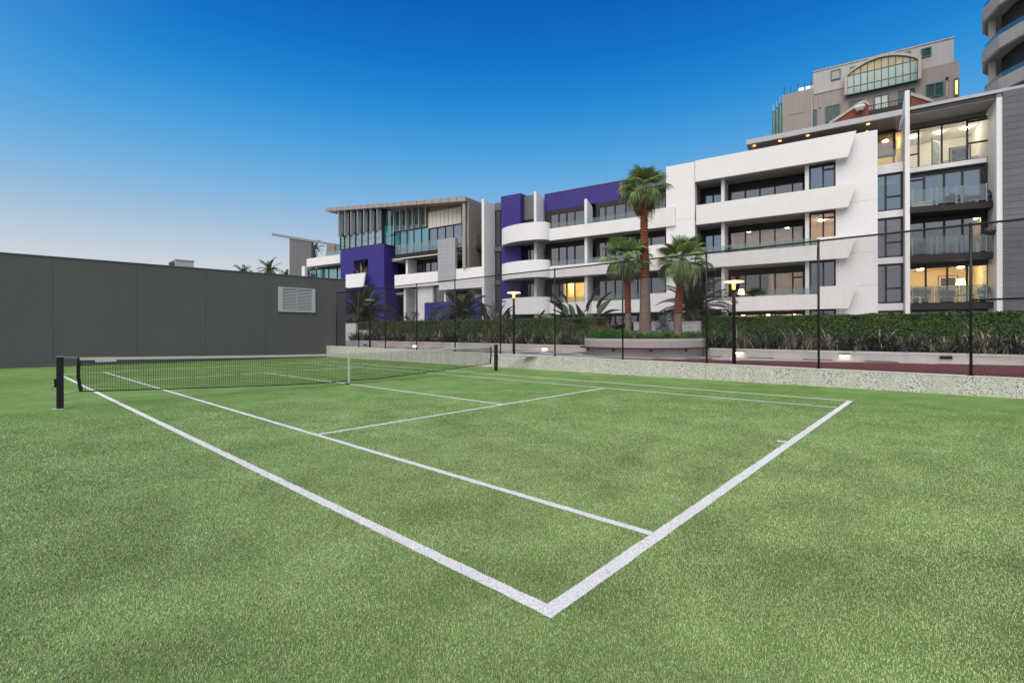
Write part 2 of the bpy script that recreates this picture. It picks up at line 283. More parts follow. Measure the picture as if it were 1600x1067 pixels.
# ------------------------------------------------------------------ mesh helpers
class MB:
    def __init__(self): self.v = []; self.f = []
    def quad(self, *p):
        b = len(self.v); self.v += [tuple(map(float, q)) for q in p]; self.f.append(tuple(range(b, b+len(p)))); return self
    def box(self, x0, x1, y0, y1, z0, z1):
        x0, x1 = min(x0, x1), max(x0, x1); y0, y1 = min(y0, y1), max(y0, y1); z0, z1 = min(z0, z1), max(z0, z1)
        b = len(self.v)
        self.v += [(x0, y0, z0), (x1, y0, z0), (x1, y1, z0), (x0, y1, z0), (x0, y0, z1), (x1, y0, z1), (x1, y1, z1), (x0, y1, z1)]
        self.f += [tuple(b+i for i in q) for q in ((3, 2, 1, 0), (4, 5, 6, 7), (0, 1, 5, 4), (1, 2, 6, 5), (2, 3, 7, 6), (3, 0, 4, 7))]; return self
    def prism(self, poly, d0, d1, axis='y'):      # polygon in (x,z) extruded along y, or (x,y) along z
        b = len(self.v); n = len(poly)
        for d in (d0, d1):
            for p in poly: self.v.append((p[0], d, p[1]) if axis == 'y' else (p[0], p[1], d) if axis == 'z' else (d, p[0], p[1]))
        self.f.append(tuple(range(b, b+n))); self.f.append(tuple(range(b+2*n-1, b+n-1, -1)))
        for i in range(n): j = (i+1) % n; self.f.append((b+i, b+n+i, b+n+j, b+j))
        return self
    def tube(self, pts, r, n=6, cap=True):
        pts = [np.array(p, float) for p in pts]; rr = r if hasattr(r, '__len__') else [r]*len(pts); b = len(self.v)
        for i, p in enumerate(pts):
            t = pts[min(i+1, len(pts)-1)] - pts[max(i-1, 0)]; t /= np.linalg.norm(t)+1e-9
            a = np.cross(t, [0, 0, 1.0]); a = np.array([1.0, 0, 0]) if np.linalg.norm(a) < 1e-3 else a/np.linalg.norm(a); c = np.cross(a, t)
            for k in range(n):
                q = 2*math.pi*k/n; self.v.append(tuple(p + rr[i]*(a*math.cos(q)+c*math.sin(q))))
        for i in range(len(pts)-1):
            for k in range(n): j = (k+1) % n; self.f.append((b+i*n+k, b+i*n+j, b+(i+1)*n+j, b+(i+1)*n+k))
        if cap: self.f.append(tuple(b+k for k in range(n-1, -1, -1))); self.f.append(tuple(b+(len(pts)-1)*n+k for k in range(n)))
        return self
    def lathe(self, prof, n=16, c=(0, 0)):        # profile [(r,z)]
        b = len(self.v)
        for r, z in prof:
            for k in range(n): q = 2*math.pi*k/n; self.v.append((c[0]+r*math.cos(q), c[1]+r*math.sin(q), z))
        for i in range(len(prof)-1):
            for k in range(n): j = (k+1) % n; self.f.append((b+i*n+k, b+i*n+j, b+(i+1)*n+j, b+(i+1)*n+k))
        self.f.append(tuple(b+k for k in range(n-1, -1, -1))); self.f.append(tuple(b+(len(prof)-1)*n+k for k in range(n)))
        return self
    def mesh(self, name):
        me = bpy.data.meshes.new(name); me.from_pydata(self.v, [], self.f); me.update(); return me
    def build(self, name, m, parent=None, smooth=False, fixn=True):
        me = self.mesh(name)
        if fixn:
            bm = bmesh.new(); bm.from_mesh(me); bmesh.ops.recalc_face_normals(bm, faces=bm.faces); bm.to_mesh(me); bm.free()
        if smooth: me.polygons.foreach_set('use_smooth', [True]*len(me.polygons))
        return link(name, me, m, parent)
def link(name, me, m, parent=None):
    if m and not me.materials: me.materials.append(MATS[m])
    o = bpy.data.objects.new(name, me); COL.objects.link(o); o.parent = parent; return o
def tag(o, label=None, cat=None, group=None, kind=None):
    if label: o['label'] = label
    if cat: o['category'] = cat
    if group: o['group'] = group
    if kind: o['kind'] = kind
    return o
def thing(name, label, cat, loc=(0, 0, 0), rz=0.0, group=None):
    o = bpy.data.objects.new(name, None); o.empty_display_size = 0.3; COL.objects.link(o); o.location = [float(v) for v in loc]; o.rotation_euler = (0, 0, rz)
    return tag(o, label, cat, group)
def copy_tree(root, loc, rz=0.0, label=None, scale=None):
    c = root.copy(); COL.objects.link(c); c.location = [float(v) for v in loc]; c.rotation_euler = (0, 0, rz)
    if scale: c.scale = (scale,)*3
    if label: c['label'] = label
    for ch in root.children:
        k = ch.copy(); COL.objects.link(k); k.parent = c
        for g in ch.children: q = g.copy(); COL.objects.link(q); q.parent = k
    return c
def facemesh(name, V, Fq):        # big quad/tri meshes from numpy
    me = bpy.data.meshes.new(name); n = Fq.shape[0]; k = Fq.shape[1]
    me.vertices.add(len(V)); me.vertices.foreach_set('co', np.ascontiguousarray(V, dtype=np.float32).ravel())
    me.loops.add(n*k); me.loops.foreach_set('vertex_index', np.ascontiguousarray(Fq, dtype=np.int32).ravel())
    me.polygons.add(n); me.polygons.foreach_set('loop_start', np.arange(0, n*k, k, dtype=np.int32)); me.polygons.foreach_set('loop_total', np.full(n, k, dtype=np.int32))
    me.update(); me.validate(); return me
def leafcards(cent, nrm, size, aspect=2.0, fold=0.25):
    """one bent leaf (two triangles sharing the midrib) per centre"""
    n = len(cent); a = rng.normal(size=(n, 3)); nrm = nrm/np.linalg.norm(nrm, axis=1, keepdims=True)
    a -= nrm*np.sum(a*nrm, axis=1, keepdims=True); a /= np.linalg.norm(a, axis=1, keepdims=True); b = np.cross(nrm, a)
    L = size[:, None]*a*0.5; W = size[:, None]/aspect*b*0.5; H = nrm*size[:, None]*fold/aspect
    V = np.stack([cent-L, cent+W+H, cent+L, cent-W+H], 1).reshape(-1, 3)
    i = np.arange(n)*4; F = np.stack([np.stack([i, i+1, i+2], 1), np.stack([i, i+2, i+3], 1)], 1).reshape(-1, 3)
    return V, F

# ================================================================== SETTING
tag(MB().quad((-900, -900, -0.06), (900, -900, -0.06), (900, 900, -0.06), (-900, 900, -0.06)).build('ground', 'city_ground'), kind='structure')
tag(MB().quad((-34, -34, 0), (8.9, -34, 0), (8.9, 19.5, 0), (-34, 19.5, 0)).build('court_turf', 'turf'), kind='structure')
# court lines, joined end to end, 4 mm above the turf
def wob(p, q, wd, n=40):
    p = np.array(p, float); q = np.array(q, float); t = (q-p)/np.linalg.norm(q-p); nn = np.array([-t[1], t[0]])
    L = np.linalg.norm(q-p); n = max(6, int(L/0.10)); m = MB(); prev = None
    for i in range(n+1):
        c = p+t*L*i/n; a = c+nn*(wd/2+random.uniform(-.004, .004)); b = c-nn*(wd/2+random.uniform(-.004, .004))
        if prev: m.quad((*prev[0], .004), (*prev[1], .004), (*b, .004), (*a, .004))
        prev = (a, b)
    return m
BL = 11.885; DW = 5.485; SW = 4.115; LW = 0.075; BW = 0.10
LINES = []
def line(name, p, q, wd): tag(wob(p, q, wd).build(name, 'line_turf', fixn=False), kind='structure'); LINES.append((np.array(p, float), np.array(q, float), wd))
sg = BW/2
for sy in (-1, 1):
    line('baseline_marking', (-DW, sy*(BL-BW/2)), (DW, sy*(BL-BW/2)), BW)
    line('centre_mark', (0, sy*(BL-BW-.001)), (0, sy*(BL-BW-0.12)), LW)
    line('service_line_marking', (-SW+LW/2+.001, sy*6.40), (SW-LW/2-.001, sy*6.40), LW)
    for sx in (-1, 1):
        line('singles_sideline_marking', (sx*(SW-.0), sy*(BL-BW-.001)), (sx*SW, sy*.001), LW)
        line('doubles_sideline_marking', (sx*(DW-BW/2), sy*(BL-BW-.001)), (sx*(DW-BW/2), sy*.001), BW*.9)
    line('centre_service_line_marking', (0, sy*(6.40-LW/2-.001)), (0, sy*.001), LW)

# ------------------------------------------------------------------ turf fibres (nobody could count them)
def turf_fibres():
    N = 760000
    u = rng.random(N); dist = 1.0+13.0*rng.beta(1.25, 2.6, N)             # thinning with distance from the camera
    ang = YAW + (rng.random(N)-.5)*R_(104)
    x = CAM[0]+dist*np.cos(ang); y = CAM[1]+dist*np.sin(ang)
    keep = (x < 8.2); x = x[keep]; y = y[keep]; dist = dist[keep]; n = len(x)
    h = (0.006+0.009*rng.random(n))*(0.9+0.03*dist); wd = (0.0011+0.0011*rng.random(n))*(0.8+0.2*dist)
    th = rng.random(n)*2*np.pi; lean = (rng.random(n)-.2)*0.9
    base = np.stack([x, y, np.full(n, .001)], 1); side = np.stack([np.cos(th), np.sin(th), np.zeros(n)], 1)*wd[:, None]
    l2 = th+np.pi/2+rng.normal(size=n)*.6; tip = base+np.stack([np.cos(l2)*lean*h, np.sin(l2)*lean*h, h], 1)
    V = np.stack([base-side, base+side, tip], 1)
    on = np.zeros(n, bool)
    for p, q, wdt in LINES:
        t = (q-p)/np.linalg.norm(q-p); r = np.stack([x, y], 1)-p; al = r@t; ac = np.abs(r[:, 0]*-t[1]+r[:, 1]*t[0])
        on |= (al > 0) & (al < np.linalg.norm(q-p)) & (ac < wdt/2+rng.normal(size=n)*.003)
    for nm, sel, mt in (('turf_fibres', ~on, 'turf_blade'), ('line_fibres', on, 'line_blade')):
        v = V[sel].reshape(-1, 3); f = np.arange(len(v)).reshape(-1, 3)
        tag(link(nm, facemesh(nm, v, f), mt), 'short green artificial turf fibres covering the court' if mt == 'turf_blade' else 'white turf fibres of the painted court lines', 'turf', kind='stuff')
turf_fibres()

# ------------------------------------------------------------------ grey panel wall behind the court
GW = Frame((-6.85, 18.08), -4.0); GH = 5.22
def grey_wall():
    # frame heading -4: s grows to the right, d points to +y, so the face is at d = 0 and the body behind it
    root = thing('grey_panel_wall', 'tall dark grey panelled wall closing the far end of the court', 'wall', GW.P(0, 0, 0), GW.a)
    xs = [-1400, -900, -500, -200, 83, 213, 321, 413, 491, 540]
    ss = [GW.S(x, 0, 480) if x > -600 else None for x in xs]
    ss = [-14.5, -11.0, -7.5, -4.0] + [GW.S(x, 0, 480) for x in (83, 213, 321, 413, 491, 540)]
    core = MB().box(ss[0], ss[-1]-.02, .03, .35, -.05, GH-.03); core.build('core', 'wall_grey', root)
    for a, b in zip(ss[:-1], ss[1:]):
        MB().box(a+.004, b-.004, 0, .028, .22, GH-.06).build('panel', 'wall_grey', root)
    MB().box(ss[0], ss[-1], -.012, .03, -.04, .212).build('base_flashing', 'wall_grey', root)
    MB().box(ss[0], ss[-1]+.02, -.03, .40, GH-.05, GH).build('coping', 'wall_grey', root)
    MB().box(ss[-1]-.018, ss[-1], .001, .36, -.05, GH-.055).build('end_panel', 'wall_grey', root)
    # louvred vent
    s0, s1 = GW.S(434.5, 0, 467), GW.S(492, 0, 467); z1 = (GW.Z(434.5, 448.5)+GW.Z(492, 451.5))/2; z0 = (GW.Z(434.5, 487)+GW.Z(492, 488.5))/2
    jw = (s1-s0)*.115; fr = MB()
    fr.box(s0, s0+jw, -.09, -.001, z0, z1).box(s1-jw*.85, s1, -.09, -.001, z0, z1)
    fr.box(s0+jw, s1-jw*.85, -.085, -.001, z1-.07, z1-.002).box(s0+jw, s1-jw*.85, -.085, -.001, z0+.002, z0+.07)
    mid = (s0+s1)/2; fr.box(mid-.02, mid+.02, -.08, -.001, z0+.07, z1-.07)
    v = fr.build('vent', 'louvre', root); v['label'] = 'pale grey louvred vent set in the grey wall'
    MB().box(s0+jw, s1-jw*.85, -.006, -.002, z0+.07, z1-.07).build('backing', 'frame', v)
    n = 15
    for a, b in ((s0+jw, mid-.02), (mid+.02, s1-jw*.85)):
        me = None
        for i in range(n):
            z = z0+.07+(z1-z0-.14)*(i+.5)/n; hh = (z1-z0-.14)/n*.36
            if me is None:
                me = MB().prism([(-.07, -hh), (-.062, -hh-.006), (-.012, hh-.006), (-.02, hh)], a, b, 'x').mesh('slat')
            o = link('slat', me, 'louvre', v); o.location = (0, 0, z)
grey_wall()
def roof_vent():
    p = GW.hit(286, 412, 3.0); r = thing('roof_vent_box', 'small concrete vent box showing above the grey wall top', 'roof vent', (p[0], p[1], GH-2.2), GW.a)
    f = 3.0
    s = [GW.S(x, f) for x in (267, 274, 302)]; zz = [GW.Z(286, y, f) for y in (418, 409, 411.5)]
    c = (s[1]+s[2])/2; base = GH-2.2
    MB().box(s[1]-c, s[2]-c, -.5, .5, 0, zz[1]-base).build('housing', 'planter', r); MB().box(s[0]-c, s[1]-c-.002, -.3, .3, 0, zz[2]-base).build('duct', 'wall_grey', r)
    MB().box(s[1]-c-.04, s[2]-c+.04, -.54, .54, zz[1]-base+.002, zz[1]-base+.06).build('cap', 'planter_cap', r)
roof_vent()

# ------------------------------------------------------------------ plinth and chain-link fence
FN = Frame((8.40, -10.0), 91.0)              # s grows away to the left, d towards the court
def PZ(y): return 0.40 + 0.0088*(y+14.5)     # promenade rises gently to the left
SEND = FN.sd((8.0, 17.05, 0))[0]; SBEG = -14.0
def pz_s(s): return PZ(FN.O[1]+FN.h[1]*s)
def plinth():
    r = thing('plinth_wall', 'low speckled concrete wall under the chain-link fence', 'low wall', FN.P(0, 0, 0), FN.a)
    n = 5; ed = np.linspace(SBEG, SEND, n+1)
    for a, b in zip(ed[:-1], ed[1:]):
        za, zb = pz_s(a)+.04, pz_s(b)+.04; m = MB(); a2, b2 = a+.004, b-.004
        m.v = [(a2, 0, -.1), (b2, 0, -.1), (b2, -.26, -.1), (a2, -.26, -.1), (a2, 0, za), (b2, 0, zb), (b2, -.26, zb), (a2, -.26, za)]
        m.f = [(0, 3, 2, 1), (4, 5, 6, 7), (0, 1, 5, 4), (1, 2, 6, 5), (2, 3, 7, 6), (3, 0, 4, 7)]; m.build('wall_section', 'aggregate', r)
    m = MB(); za, zb = pz_s(SBEG)+.042, pz_s(SEND)+.042
    m.v = [(SBEG, .008, za), (SEND, .008, zb), (SEND, -.27, zb), (SBEG, -.27, za), (SBEG, .008, za+.022), (SEND, .008, zb+.022), (SEND, -.27, zb+.022), (SBEG, -.27, za+.022)]
    m.f = [(0, 3, 2, 1), (4, 5, 6, 7), (0, 1, 5, 4), (1, 2, 6, 5), (2, 3, 7, 6), (3, 0, 4, 7)]; m.build('coping', 'planter_cap', r)
plinth()
def fence():
    r = thing('chain_link_fence', 'tall black chain-link fence standing on the low concrete wall', 'fence', FN.P(0, 0, 0), FN.a)
    D = -.13; posts = [FN.S(x, D, 500) for x in (526, 560.5, 602, 651, 711, 782, 867, 973, 1104, 1279, 1517)]
    posts[0] = min(posts[0], SEND-.15)
    gap = posts[-2]-posts[-1]; posts += [posts[-1]-gap*1.0, posts[-1]-gap*2.0, posts[-1]-gap*3.0]
    top = lambda s: 4.12 + 0.0022*(s+4)
    for i, s in enumerate(posts):
        z0 = pz_s(s)+.06; m = MB().tube([(s, D, z0), (s, D, top(s)+.02)], 0.030, 10); m.build('post', 'black_metal', r, True)
        MB().tube([(s, D, z0), (s, D, z0+.02)], 0.07, 10).build('base_plate', 'black_metal', r)
        MB().lathe([(.034, top(s)-.03), (.038, top(s)+.02), (.030, top(s)+.045)], 10, (s, D)).build('post_cap', 'black_metal', r)
    MB().tube([(posts[0], D, top(posts[0])), (posts[-1], D, top(posts[-1]))], 0.026, 8).build('top_rail', 'black_metal', r, True)
    zz = lambda s: FN.Z(1560, 467.5, D)
    MB().tube([(posts[10], D, zz(0)), (posts[-1], D, zz(0))], 0.024, 8).build('middle_rail', 'black_metal', r, True)
    for k, zo in enumerate((1.95, )):
        MB().tube([(posts[0], D, zo+.3), (posts[10], D, zo)], 0.0035, 4).build('tension_wire', 'black_metal', r)
    MB().tube([(posts[0], D, pz_s(posts[0])+.11), (posts[-1], D, pz_s(posts[-1])+.11)], 0.004, 4).build('bottom_wire', 'black_metal', r)
    for s, z in ((posts[0], 3.2), (posts[0], 1.6)):
        MB().box(s-.05, s+.05, D-.05, D+.05, z, z+.06).build('clamp', 'black_metal', r)
    # diamond mesh: two families of straight wires
    P = .066; V = []; Fc = []; zb0 = .5; s0, s1 = posts[-1], posts[0]; rad = .0030
    for fam in (1, -1):
        k0 = int((s0-5)/P); k1 = int((s1+5)/P)
        for k in range(k0, k1):
            c = k*P
            # wire: s = c + fam*(z-2.2)
            za, zb = -9, 99
            lo = lambda s: pz_s(s)+.10
            z_lo = 0.45; z_hi = 4.12
            for _ in range(3): z_lo = lo(c+fam*(z_lo-2.2)); z_hi = top(c+fam*(z_hi-2.2))
            # clip in s
            if fam == 1: za = max(z_lo, s0-c+2.2); zb = min(z_hi, s1-c+2.2)
            else: za = max(z_lo, c-s1+2.2); zb = min(z_hi, c-s0+2.2)
            if zb-za < .05: continue
            a = np.array([c+fam*(za-2.2), D-.03+fam*.0022, za]); b = np.array([c+fam*(zb-2.2), D-.03+fam*.0022, zb])
            sd_ = np.array([fam*-.7071, 0, .7071])*rad*1.2; yy = np.array([0, rad*1.2, 0]); n0 = len(V)
            V += [a+sd_, a-sd_*.5+yy, a-sd_*.5-yy, b+sd_, b-sd_*.5+yy, b-sd_*.5-yy]
            for i in range(3): j = (i+1) % 3; Fc.append((n0+i, n0+j, n0+3+j, n0+3+i))
    tag(link('wire_mesh', facemesh('wire_mesh', np.array(V), np.array(Fc)), 'black_metal', r), kind='stuff')
fence()

# ------------------------------------------------------------------ tennis net
PX = 6.40
def net_post(sx, label):
    r = thing('net_post', label, 'net post', (sx*PX, 0, 0), 0, 'net posts')
    MB().box(-.053, .053, -.053, .053, 0, 1.06).build('shaft', 'black_metal', r)
    MB().box(-.057, .057, -.057, .057, 1.061, 1.075).build('cap', 'galv' if sx < 0 else 'black_metal', r)
    MB().lathe([(.13, .003), (.13, .012), (.055, .014)], 20).build('ground_socket', 'kerb_edge', r)
    m = MB().box(sx*.054, sx*.09, -.035, .035, .45, .62); m.build('winder', 'black_metal', r)
    MB().tube([(sx*.08, 0, .50), (sx*.12, .02, .50), (sx*.12, .02, .38)], .008, 6).build('crank', 'galv', r)
net_post(-1, 'black square net post nearest the camera at the left'); net_post(1, 'black square net post at the far side by the fence')
def net():
    r = thing('tennis_net', 'black tennis net with white headband across the green court', 'net', (0, 0, 0))
    def top(x): return .925+.125*(abs(x)/PX)**1.35
    def bot(x): return .10+.25*max(0, (abs(x)-1.0)/(PX-1))**1.2
    X0 = PX-.30
    xs = np.linspace(-X0, X0, 97); m = MB()
    for a, b in zip(xs[:-1], xs[1:]):
        for y in (-.012, .012): m.quad((a, y, top(a)-.058), (b, y, top(b)-.058), (b, y, top(b)), (a, y, top(a)))
        m.quad((a, -.012, top(a)), (b, -.012, top(b)), (b, .012, top(b)), (a, .012, top(a)))
    m.build('headband', 'net_white', r)
    MB().tube([(-PX+.04, 0, 1.055)] + [(x, 0, top(x)-.004) for x in xs[::8]] + [(PX-.04, 0, 1.055)], .005, 6).build('cable', 'net_white', r)
    mb = MB().tube([(x, 0, bot(x)) for x in xs[::4]], .014, 6); mb.build('bottom_band', 'net_black', r)
    for sx in (-1, 1):
        pts = [(sx*(X0+.03*math.sin(math.pi*t)-.02*(1-t)+.05*(1-t)*0), 0, bot(X0)+(top(X0)-bot(X0))*t) for t in np.linspace(0, 1, 9)]
        q = MB()
        for (xa, _, za), (xb, _, zb) in zip(pts[:-1], pts[1:]):
            for y in (-.01, .01): q.quad((xa-.03, y, za), (xa+.03, y, za), (xb+.03, y, zb), (xb-.03, y, zb))
            for e in (-.03, .03): q.quad((xa+e, -.01, za), (xa+e, .01, za), (xb+e, .01, zb), (xb+e, -.01, zb))
        q.build('side_band', 'net_black', r)
        MB().tube([(sx*X0, 0, bot(X0)), (sx*(PX-.04), 0, .27)], .004, 5).build('tie_cord', 'net_black', r)
        MB().tube([(sx*X0, 0, .62), (sx*(PX-.04), 0, .66)], .003, 5).build('tie_cord', 'net_black', r)
    MB().box(-.026, .026, -.018, .018, .03, .93).build('centre_strap', 'net_white', r)
    MB().box(-.09, .09, -.05, .05, .004, .025).build('strap_anchor', 'black_metal', r)
    MB().box(-X0+.25, -X0+.60, -.022, -.014, top(X0)-.11, top(X0)-.045).build('sewn_tag', 'net_white', r)
    # netting cords
    V = []; Fc = []; rad = .0036
    def strand(pts):
        for a, b in zip(pts[:-1], pts[1:]):
            a = np.array(a); b = np.array(b); t = b-a; t = t/np.linalg.norm(t); sd_ = np.array([-t[2], 0, t[0]])*rad; yy = np.array([0, rad, 0]); n0 = len(V)
            V.extend([a+sd_, a-sd_*.5+yy, a-sd_*.5-yy, b+sd_, b-sd_*.5+yy, b-sd_*.5-yy])
            for i in range(3): j = (i+1) % 3; Fc.append((n0+i, n0+j, n0+3+j, n0+3+i))
    nv = int(2*X0/.045)
    for i in range(nv+1):
        x = -X0+2*X0*i/nv; strand([(x+random.uniform(-.002, .002), 0, bot(x)), (x+random.uniform(-.002, .002), 0, top(x)-.05)])
    for k in range(1, 19):
        t = k/19; strand([(x, 0, bot(x)+(top(x)-.05-bot(x))*t) for x in xs])
    tag(link('netting', facemesh('netting', np.array(V), np.array(Fc)), 'net_black', r), kind='stuff')
net()

# ================================================================== PROMENADE
def zsheet(name, pts, dz, m):
    return MB().quad(*[(p[0], p[1], PZ(p[1])+dz) for p in pts]).build(name, m)
def fl(s, d): p = FN.P(s, d, 0); return (p[0], p[1])
prom = tag(zsheet('promenade', [fl(-30, -.262), (70, -40), (70, 75), fl(75, -.262)], 0, 'slab_pale'), kind='structure')
Q = Frame(onz(1300, 562, .44), 99.4)                # planter front line
def qxy(s, d): p = Q.P(s, d, 0); return (p[0], p[1])
def qz(s, d=0): return PZ(qxy(s, d)[1])
e1 = onz(1100, 562.5, PZ(-6.3)); e2 = onz(1500, 569.5, PZ(-13.5)); ev = (e2-e1)/np.linalg.norm(e2-e1)
f0 = e1-ev*9.0; f1 = e2+ev*16
tag(zsheet('brick_paving', [fl(-24, -.264), tuple(f1[:2]), tuple(f0[:2]), fl(9.5, -.264)], .004, 'red_pavers'), kind='structure')
def slabs():
    sz = 1.0; par = prom
    for i in range(-14, 42):
        for j in range(0, 5):
            s0 = i*sz; d0 = .02+j*sz
            c = Q.P(s0+.5, d0+.5, 0); v = np.array(c[:2])-e1[:2]
            side = v[0]*-ev[1]+v[1]*ev[0]
            if side < .55 and c[1] < 3: continue
            if FN.sd(c)[1] > -1.0: continue
            dark = (i % 2 == 0 and j % 2 == 0)
            m = MB(); g = .004; q = [(s0+g, d0+g), (s0+sz-g, d0+g), (s0+sz-g, d0+sz-g), (s0+g, d0+sz-g)]
            V = [qxy(*t) for t in q]; zt = .012
            m.v = [(x, y, PZ(y)+.001) for x, y in V]+[(x, y, PZ(y)+zt) for x, y in V]
            m.f = [(4, 5, 6, 7), (0, 1, 5, 4), (1, 2, 6, 5), (2, 3, 7, 6), (3, 0, 4, 7)]
            m.build('paving_slab', 'slab_dark' if dark else 'slab_pale', par)
slabs()

# planter walls -----------------------------------------------------------------
PH = .36
def planter(name, label, sA, sB, joint=2.4):
    r = thing(name, label, 'planter', Q.P(sA, 0, 0), Q.a); L = sB-sA
    def qb(m, a, b, d0, d1, z0, z1):
        za, zb = qz(sA+a), qz(sA+b); n0 = len(m.v)
        m.v += [(a, d0, za+z0), (b, d0, zb+z0), (b, d1, zb+z0), (a, d1, za+z0), (a, d0, za+z1), (b, d0, zb+z1), (b, d1, zb+z1), (a, d1, za+z1)]
        m.f += [tuple(n0+i for i in q) for q in ((3, 2, 1, 0), (4, 5, 6, 7), (0, 1, 5, 4), (1, 2, 6, 5), (2, 3, 7, 6), (3, 0, 4, 7))]; return m
    n = max(1, int(L/joint))
    for i in range(n):
        a, b = L*i/n+.003, L*(i+1)/n-.003
        qb(MB(), a, b, -.22, 0, -.1, PH-.095).build('wall_block', 'planter', r); qb(MB(), a, b, -.24, .015, PH-.09, PH).build('coping_block', 'planter_cap', r)
    qb(MB(), 0, L, -3.2, -.23, -.1, PH-.06).build('soil', 'soil', r)
    return r
sR0, sR1 = Q.S(1660, 0, 555), Q.S(1099, 0, 555); sL0, sL1 = Q.S(926, 0, 548), Q.S(530, 0, 540)
sR0 = max(sR0, -13.5)
planter('hedge_planter', 'long pale planter wall under the hedge on the right', sR0, sR1)
planter('hedge_planter', 'long pale planter wall under the hedge on the left', sL0, sL1)

# curved palm planter with a timber bench ledge ------------------------------------------
mid = onz(1012, 558.5, PZ(-3)); ms, md = Q.sd(mid); BUL = max(1.2, md)
pA, pB = sR1-.05, sL0+.05; PC = (pA+pB)/2; PW = (pB-pA)/2
def arc(k, grow=0.0, n=22):
    return [(PC-(PW+grow)*math.cos(math.pi*i/n), -.3+(BUL+.3+grow)*math.sin(math.pi*i/n)**0.75) for i in range(n+1)]
RIMZ = Q.Z(1010, 529.5, BUL-.1); LEDZ = Q.Z(1010, 545, BUL)
def palm_planter():
    r = thing('curved_planter', 'curved pale planter with dark red bench ledge around three palms', 'planter', Q.P(0, 0, 0), Q.a)
    def wallring(gr, z0, z1, thick, m, nm):
        o = arc(0, gr); i_ = arc(0, gr-thick); mb = MB()
        for k in range(len(o)-1):
            a, b, c, d = o[k], o[k+1], i_[k+1], i_[k]
            mb.quad((*a, z0), (*b, z0), (*b, z1), (*a, z1)).quad((*d, z1), (*c, z1), (*c, z0), (*d, z0)).quad((*a, z1), (*b, z1), (*c, z1), (*d, z1)).quad((*d, z0), (*c, z0), (*b, z0), (*a, z0))
        mb.build(nm, m, r)
    wallring(-.06, qz(PC)-.15, LEDZ-.03, .2, 'planter', 'base_wall')
    wallring(0, LEDZ+.035, RIMZ-.13, .22, 'planter', 'upper_wall'); wallring(.012, RIMZ-.125, RIMZ, .25, 'planter_cap', 'coping')
    wallring(.22, LEDZ-.028, LEDZ+.033, .40, 'wood_red', 'bench_ledge')
    a = arc(0, -.2); MB().quad(*[(*p, RIMZ-.06) for p in a]).build('soil', 'soil', r)
    for k in (4, 8, 12, 16):
        p = arc(0, .08)[k]; MB().box(p[0]-.03, p[0]+.03, p[1]-.09, p[1]+.09, LEDZ-.12, LEDZ-.029).build('bracket', 'black_metal', r)
palm_planter()
def leafy(name, label, pts, nrm, size, m, cat='ground cover', aspect=1.8, kind='stuff', parent=None, group=None):
    V, Fc = leafcards(pts, nrm, size, aspect); o = link(name, facemesh(name, V, Fc), m, parent)
    return tag(o, label, cat, group, kind)
def groundcover():
    for (lo, hi, dmin, m, label, nm, n, hh, sz) in ((.52, .98, .25, 'leaf_bright', 'bright green ground cover at the left of the curved planter', 'ground_cover', 11000, .55, .08),
                                         (.18, .60, .45, 'leaf_silver', 'silvery ground cover round the palm trunks in the curved planter', 'ground_cover', 8000, .40, .08),
                                         (.03, .50, .3, 'leaf_hedge', 'dark green ground cover at the right of the curved planter', 'ground_cover', 8000, .42, .09)):
        t = rng.uniform(lo, hi, n); s = PC-PW+2*PW*t
        dm = -.3+(BUL+.1)*np.sqrt(np.clip(1-((s-PC)/PW)**2, 0, 1)); u = rng.random(n)
        d = -.3+(dm+.3-.10)*(1-u**1.6*(1 if m != 'leaf_silver' else 1)) if m != 'leaf_silver' else -.3+(dm+.3-.35)*u
        lump = .5+.5*np.sin(s*9+np.sin(d*7))*np.cos(d*8); z = RIMZ-.08+hh*(.35+.65*lump)*rng.random(n)**.6
        if m == 'leaf_silver': z += .06
        P = np.array([Q.P(a, b, c) for a, b, c in zip(s, d, z)]); nn = rng.normal(size=(n, 3))*.6+np.array([-.3, -.3, 1])
        leafy(nm, label, P, nn, rng.uniform(.6, 1.3, n)*sz, m)
groundcover()

# hedges ------------------------------------------------------------------------------
def hedge(label, sA, sB, d0, d1, ztop, n, m, seed):
    r = thing('clipped_hedge', label, 'hedge', Q.P(sA, 0, 0), Q.a, 'clipped hedges'); L = sB-sA; H = ztop; zb = qz((sA+sB)/2)+PH-.1
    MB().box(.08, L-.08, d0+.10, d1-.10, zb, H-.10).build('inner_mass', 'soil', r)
    n1 = int(n*.55); n2 = int(n*.33); n3 = n-n1-n2
    s = rng.random(n)*L; d = np.empty(n); z = np.empty(n); nn = np.empty((n, 3))
    dep = np.abs(rng.normal(size=n))*.06
    bump = .05*np.sin(s*3.1)+.04*np.sin(s*7.7+1)
    d[:n1] = d1-dep[:n1]+bump[:n1]*.8; z[:n1] = zb+(H-zb)*rng.random(n1); nn[:n1] = (0, 1, .35)
    d[n1:n1+n2] = rng.uniform(d0, d1, n2); z[n1:n1+n2] = H-dep[n1:n1+n2]+bump[n1:n1+n2]*.5+np.abs(rng.normal(size=n2))*.02; nn[n1:n1+n2] = (0, .2, 1)
    k = n1+n2; s[k:] = np.where(rng.random(n3) < .5, dep[k:], L-dep[k:]); d[k:] = rng.uniform(d0, d1, n3); z[k:] = zb+(H-zb)*rng.random(n3); nn[k:, 0] = np.where(s[k:] < L/2, -1, 1); nn[k:, 1] = .3; nn[k:, 2] = .3
    nn += rng.normal(size=(n, 3))*.55
    P = np.stack([s, d, z], 1)
    V, Fc = leafcards(P, nn, rng.uniform(.05, .11, n), 1.7); tag(link('foliage', facemesh('hedge_foliage', V, Fc), m, r), kind='stuff')
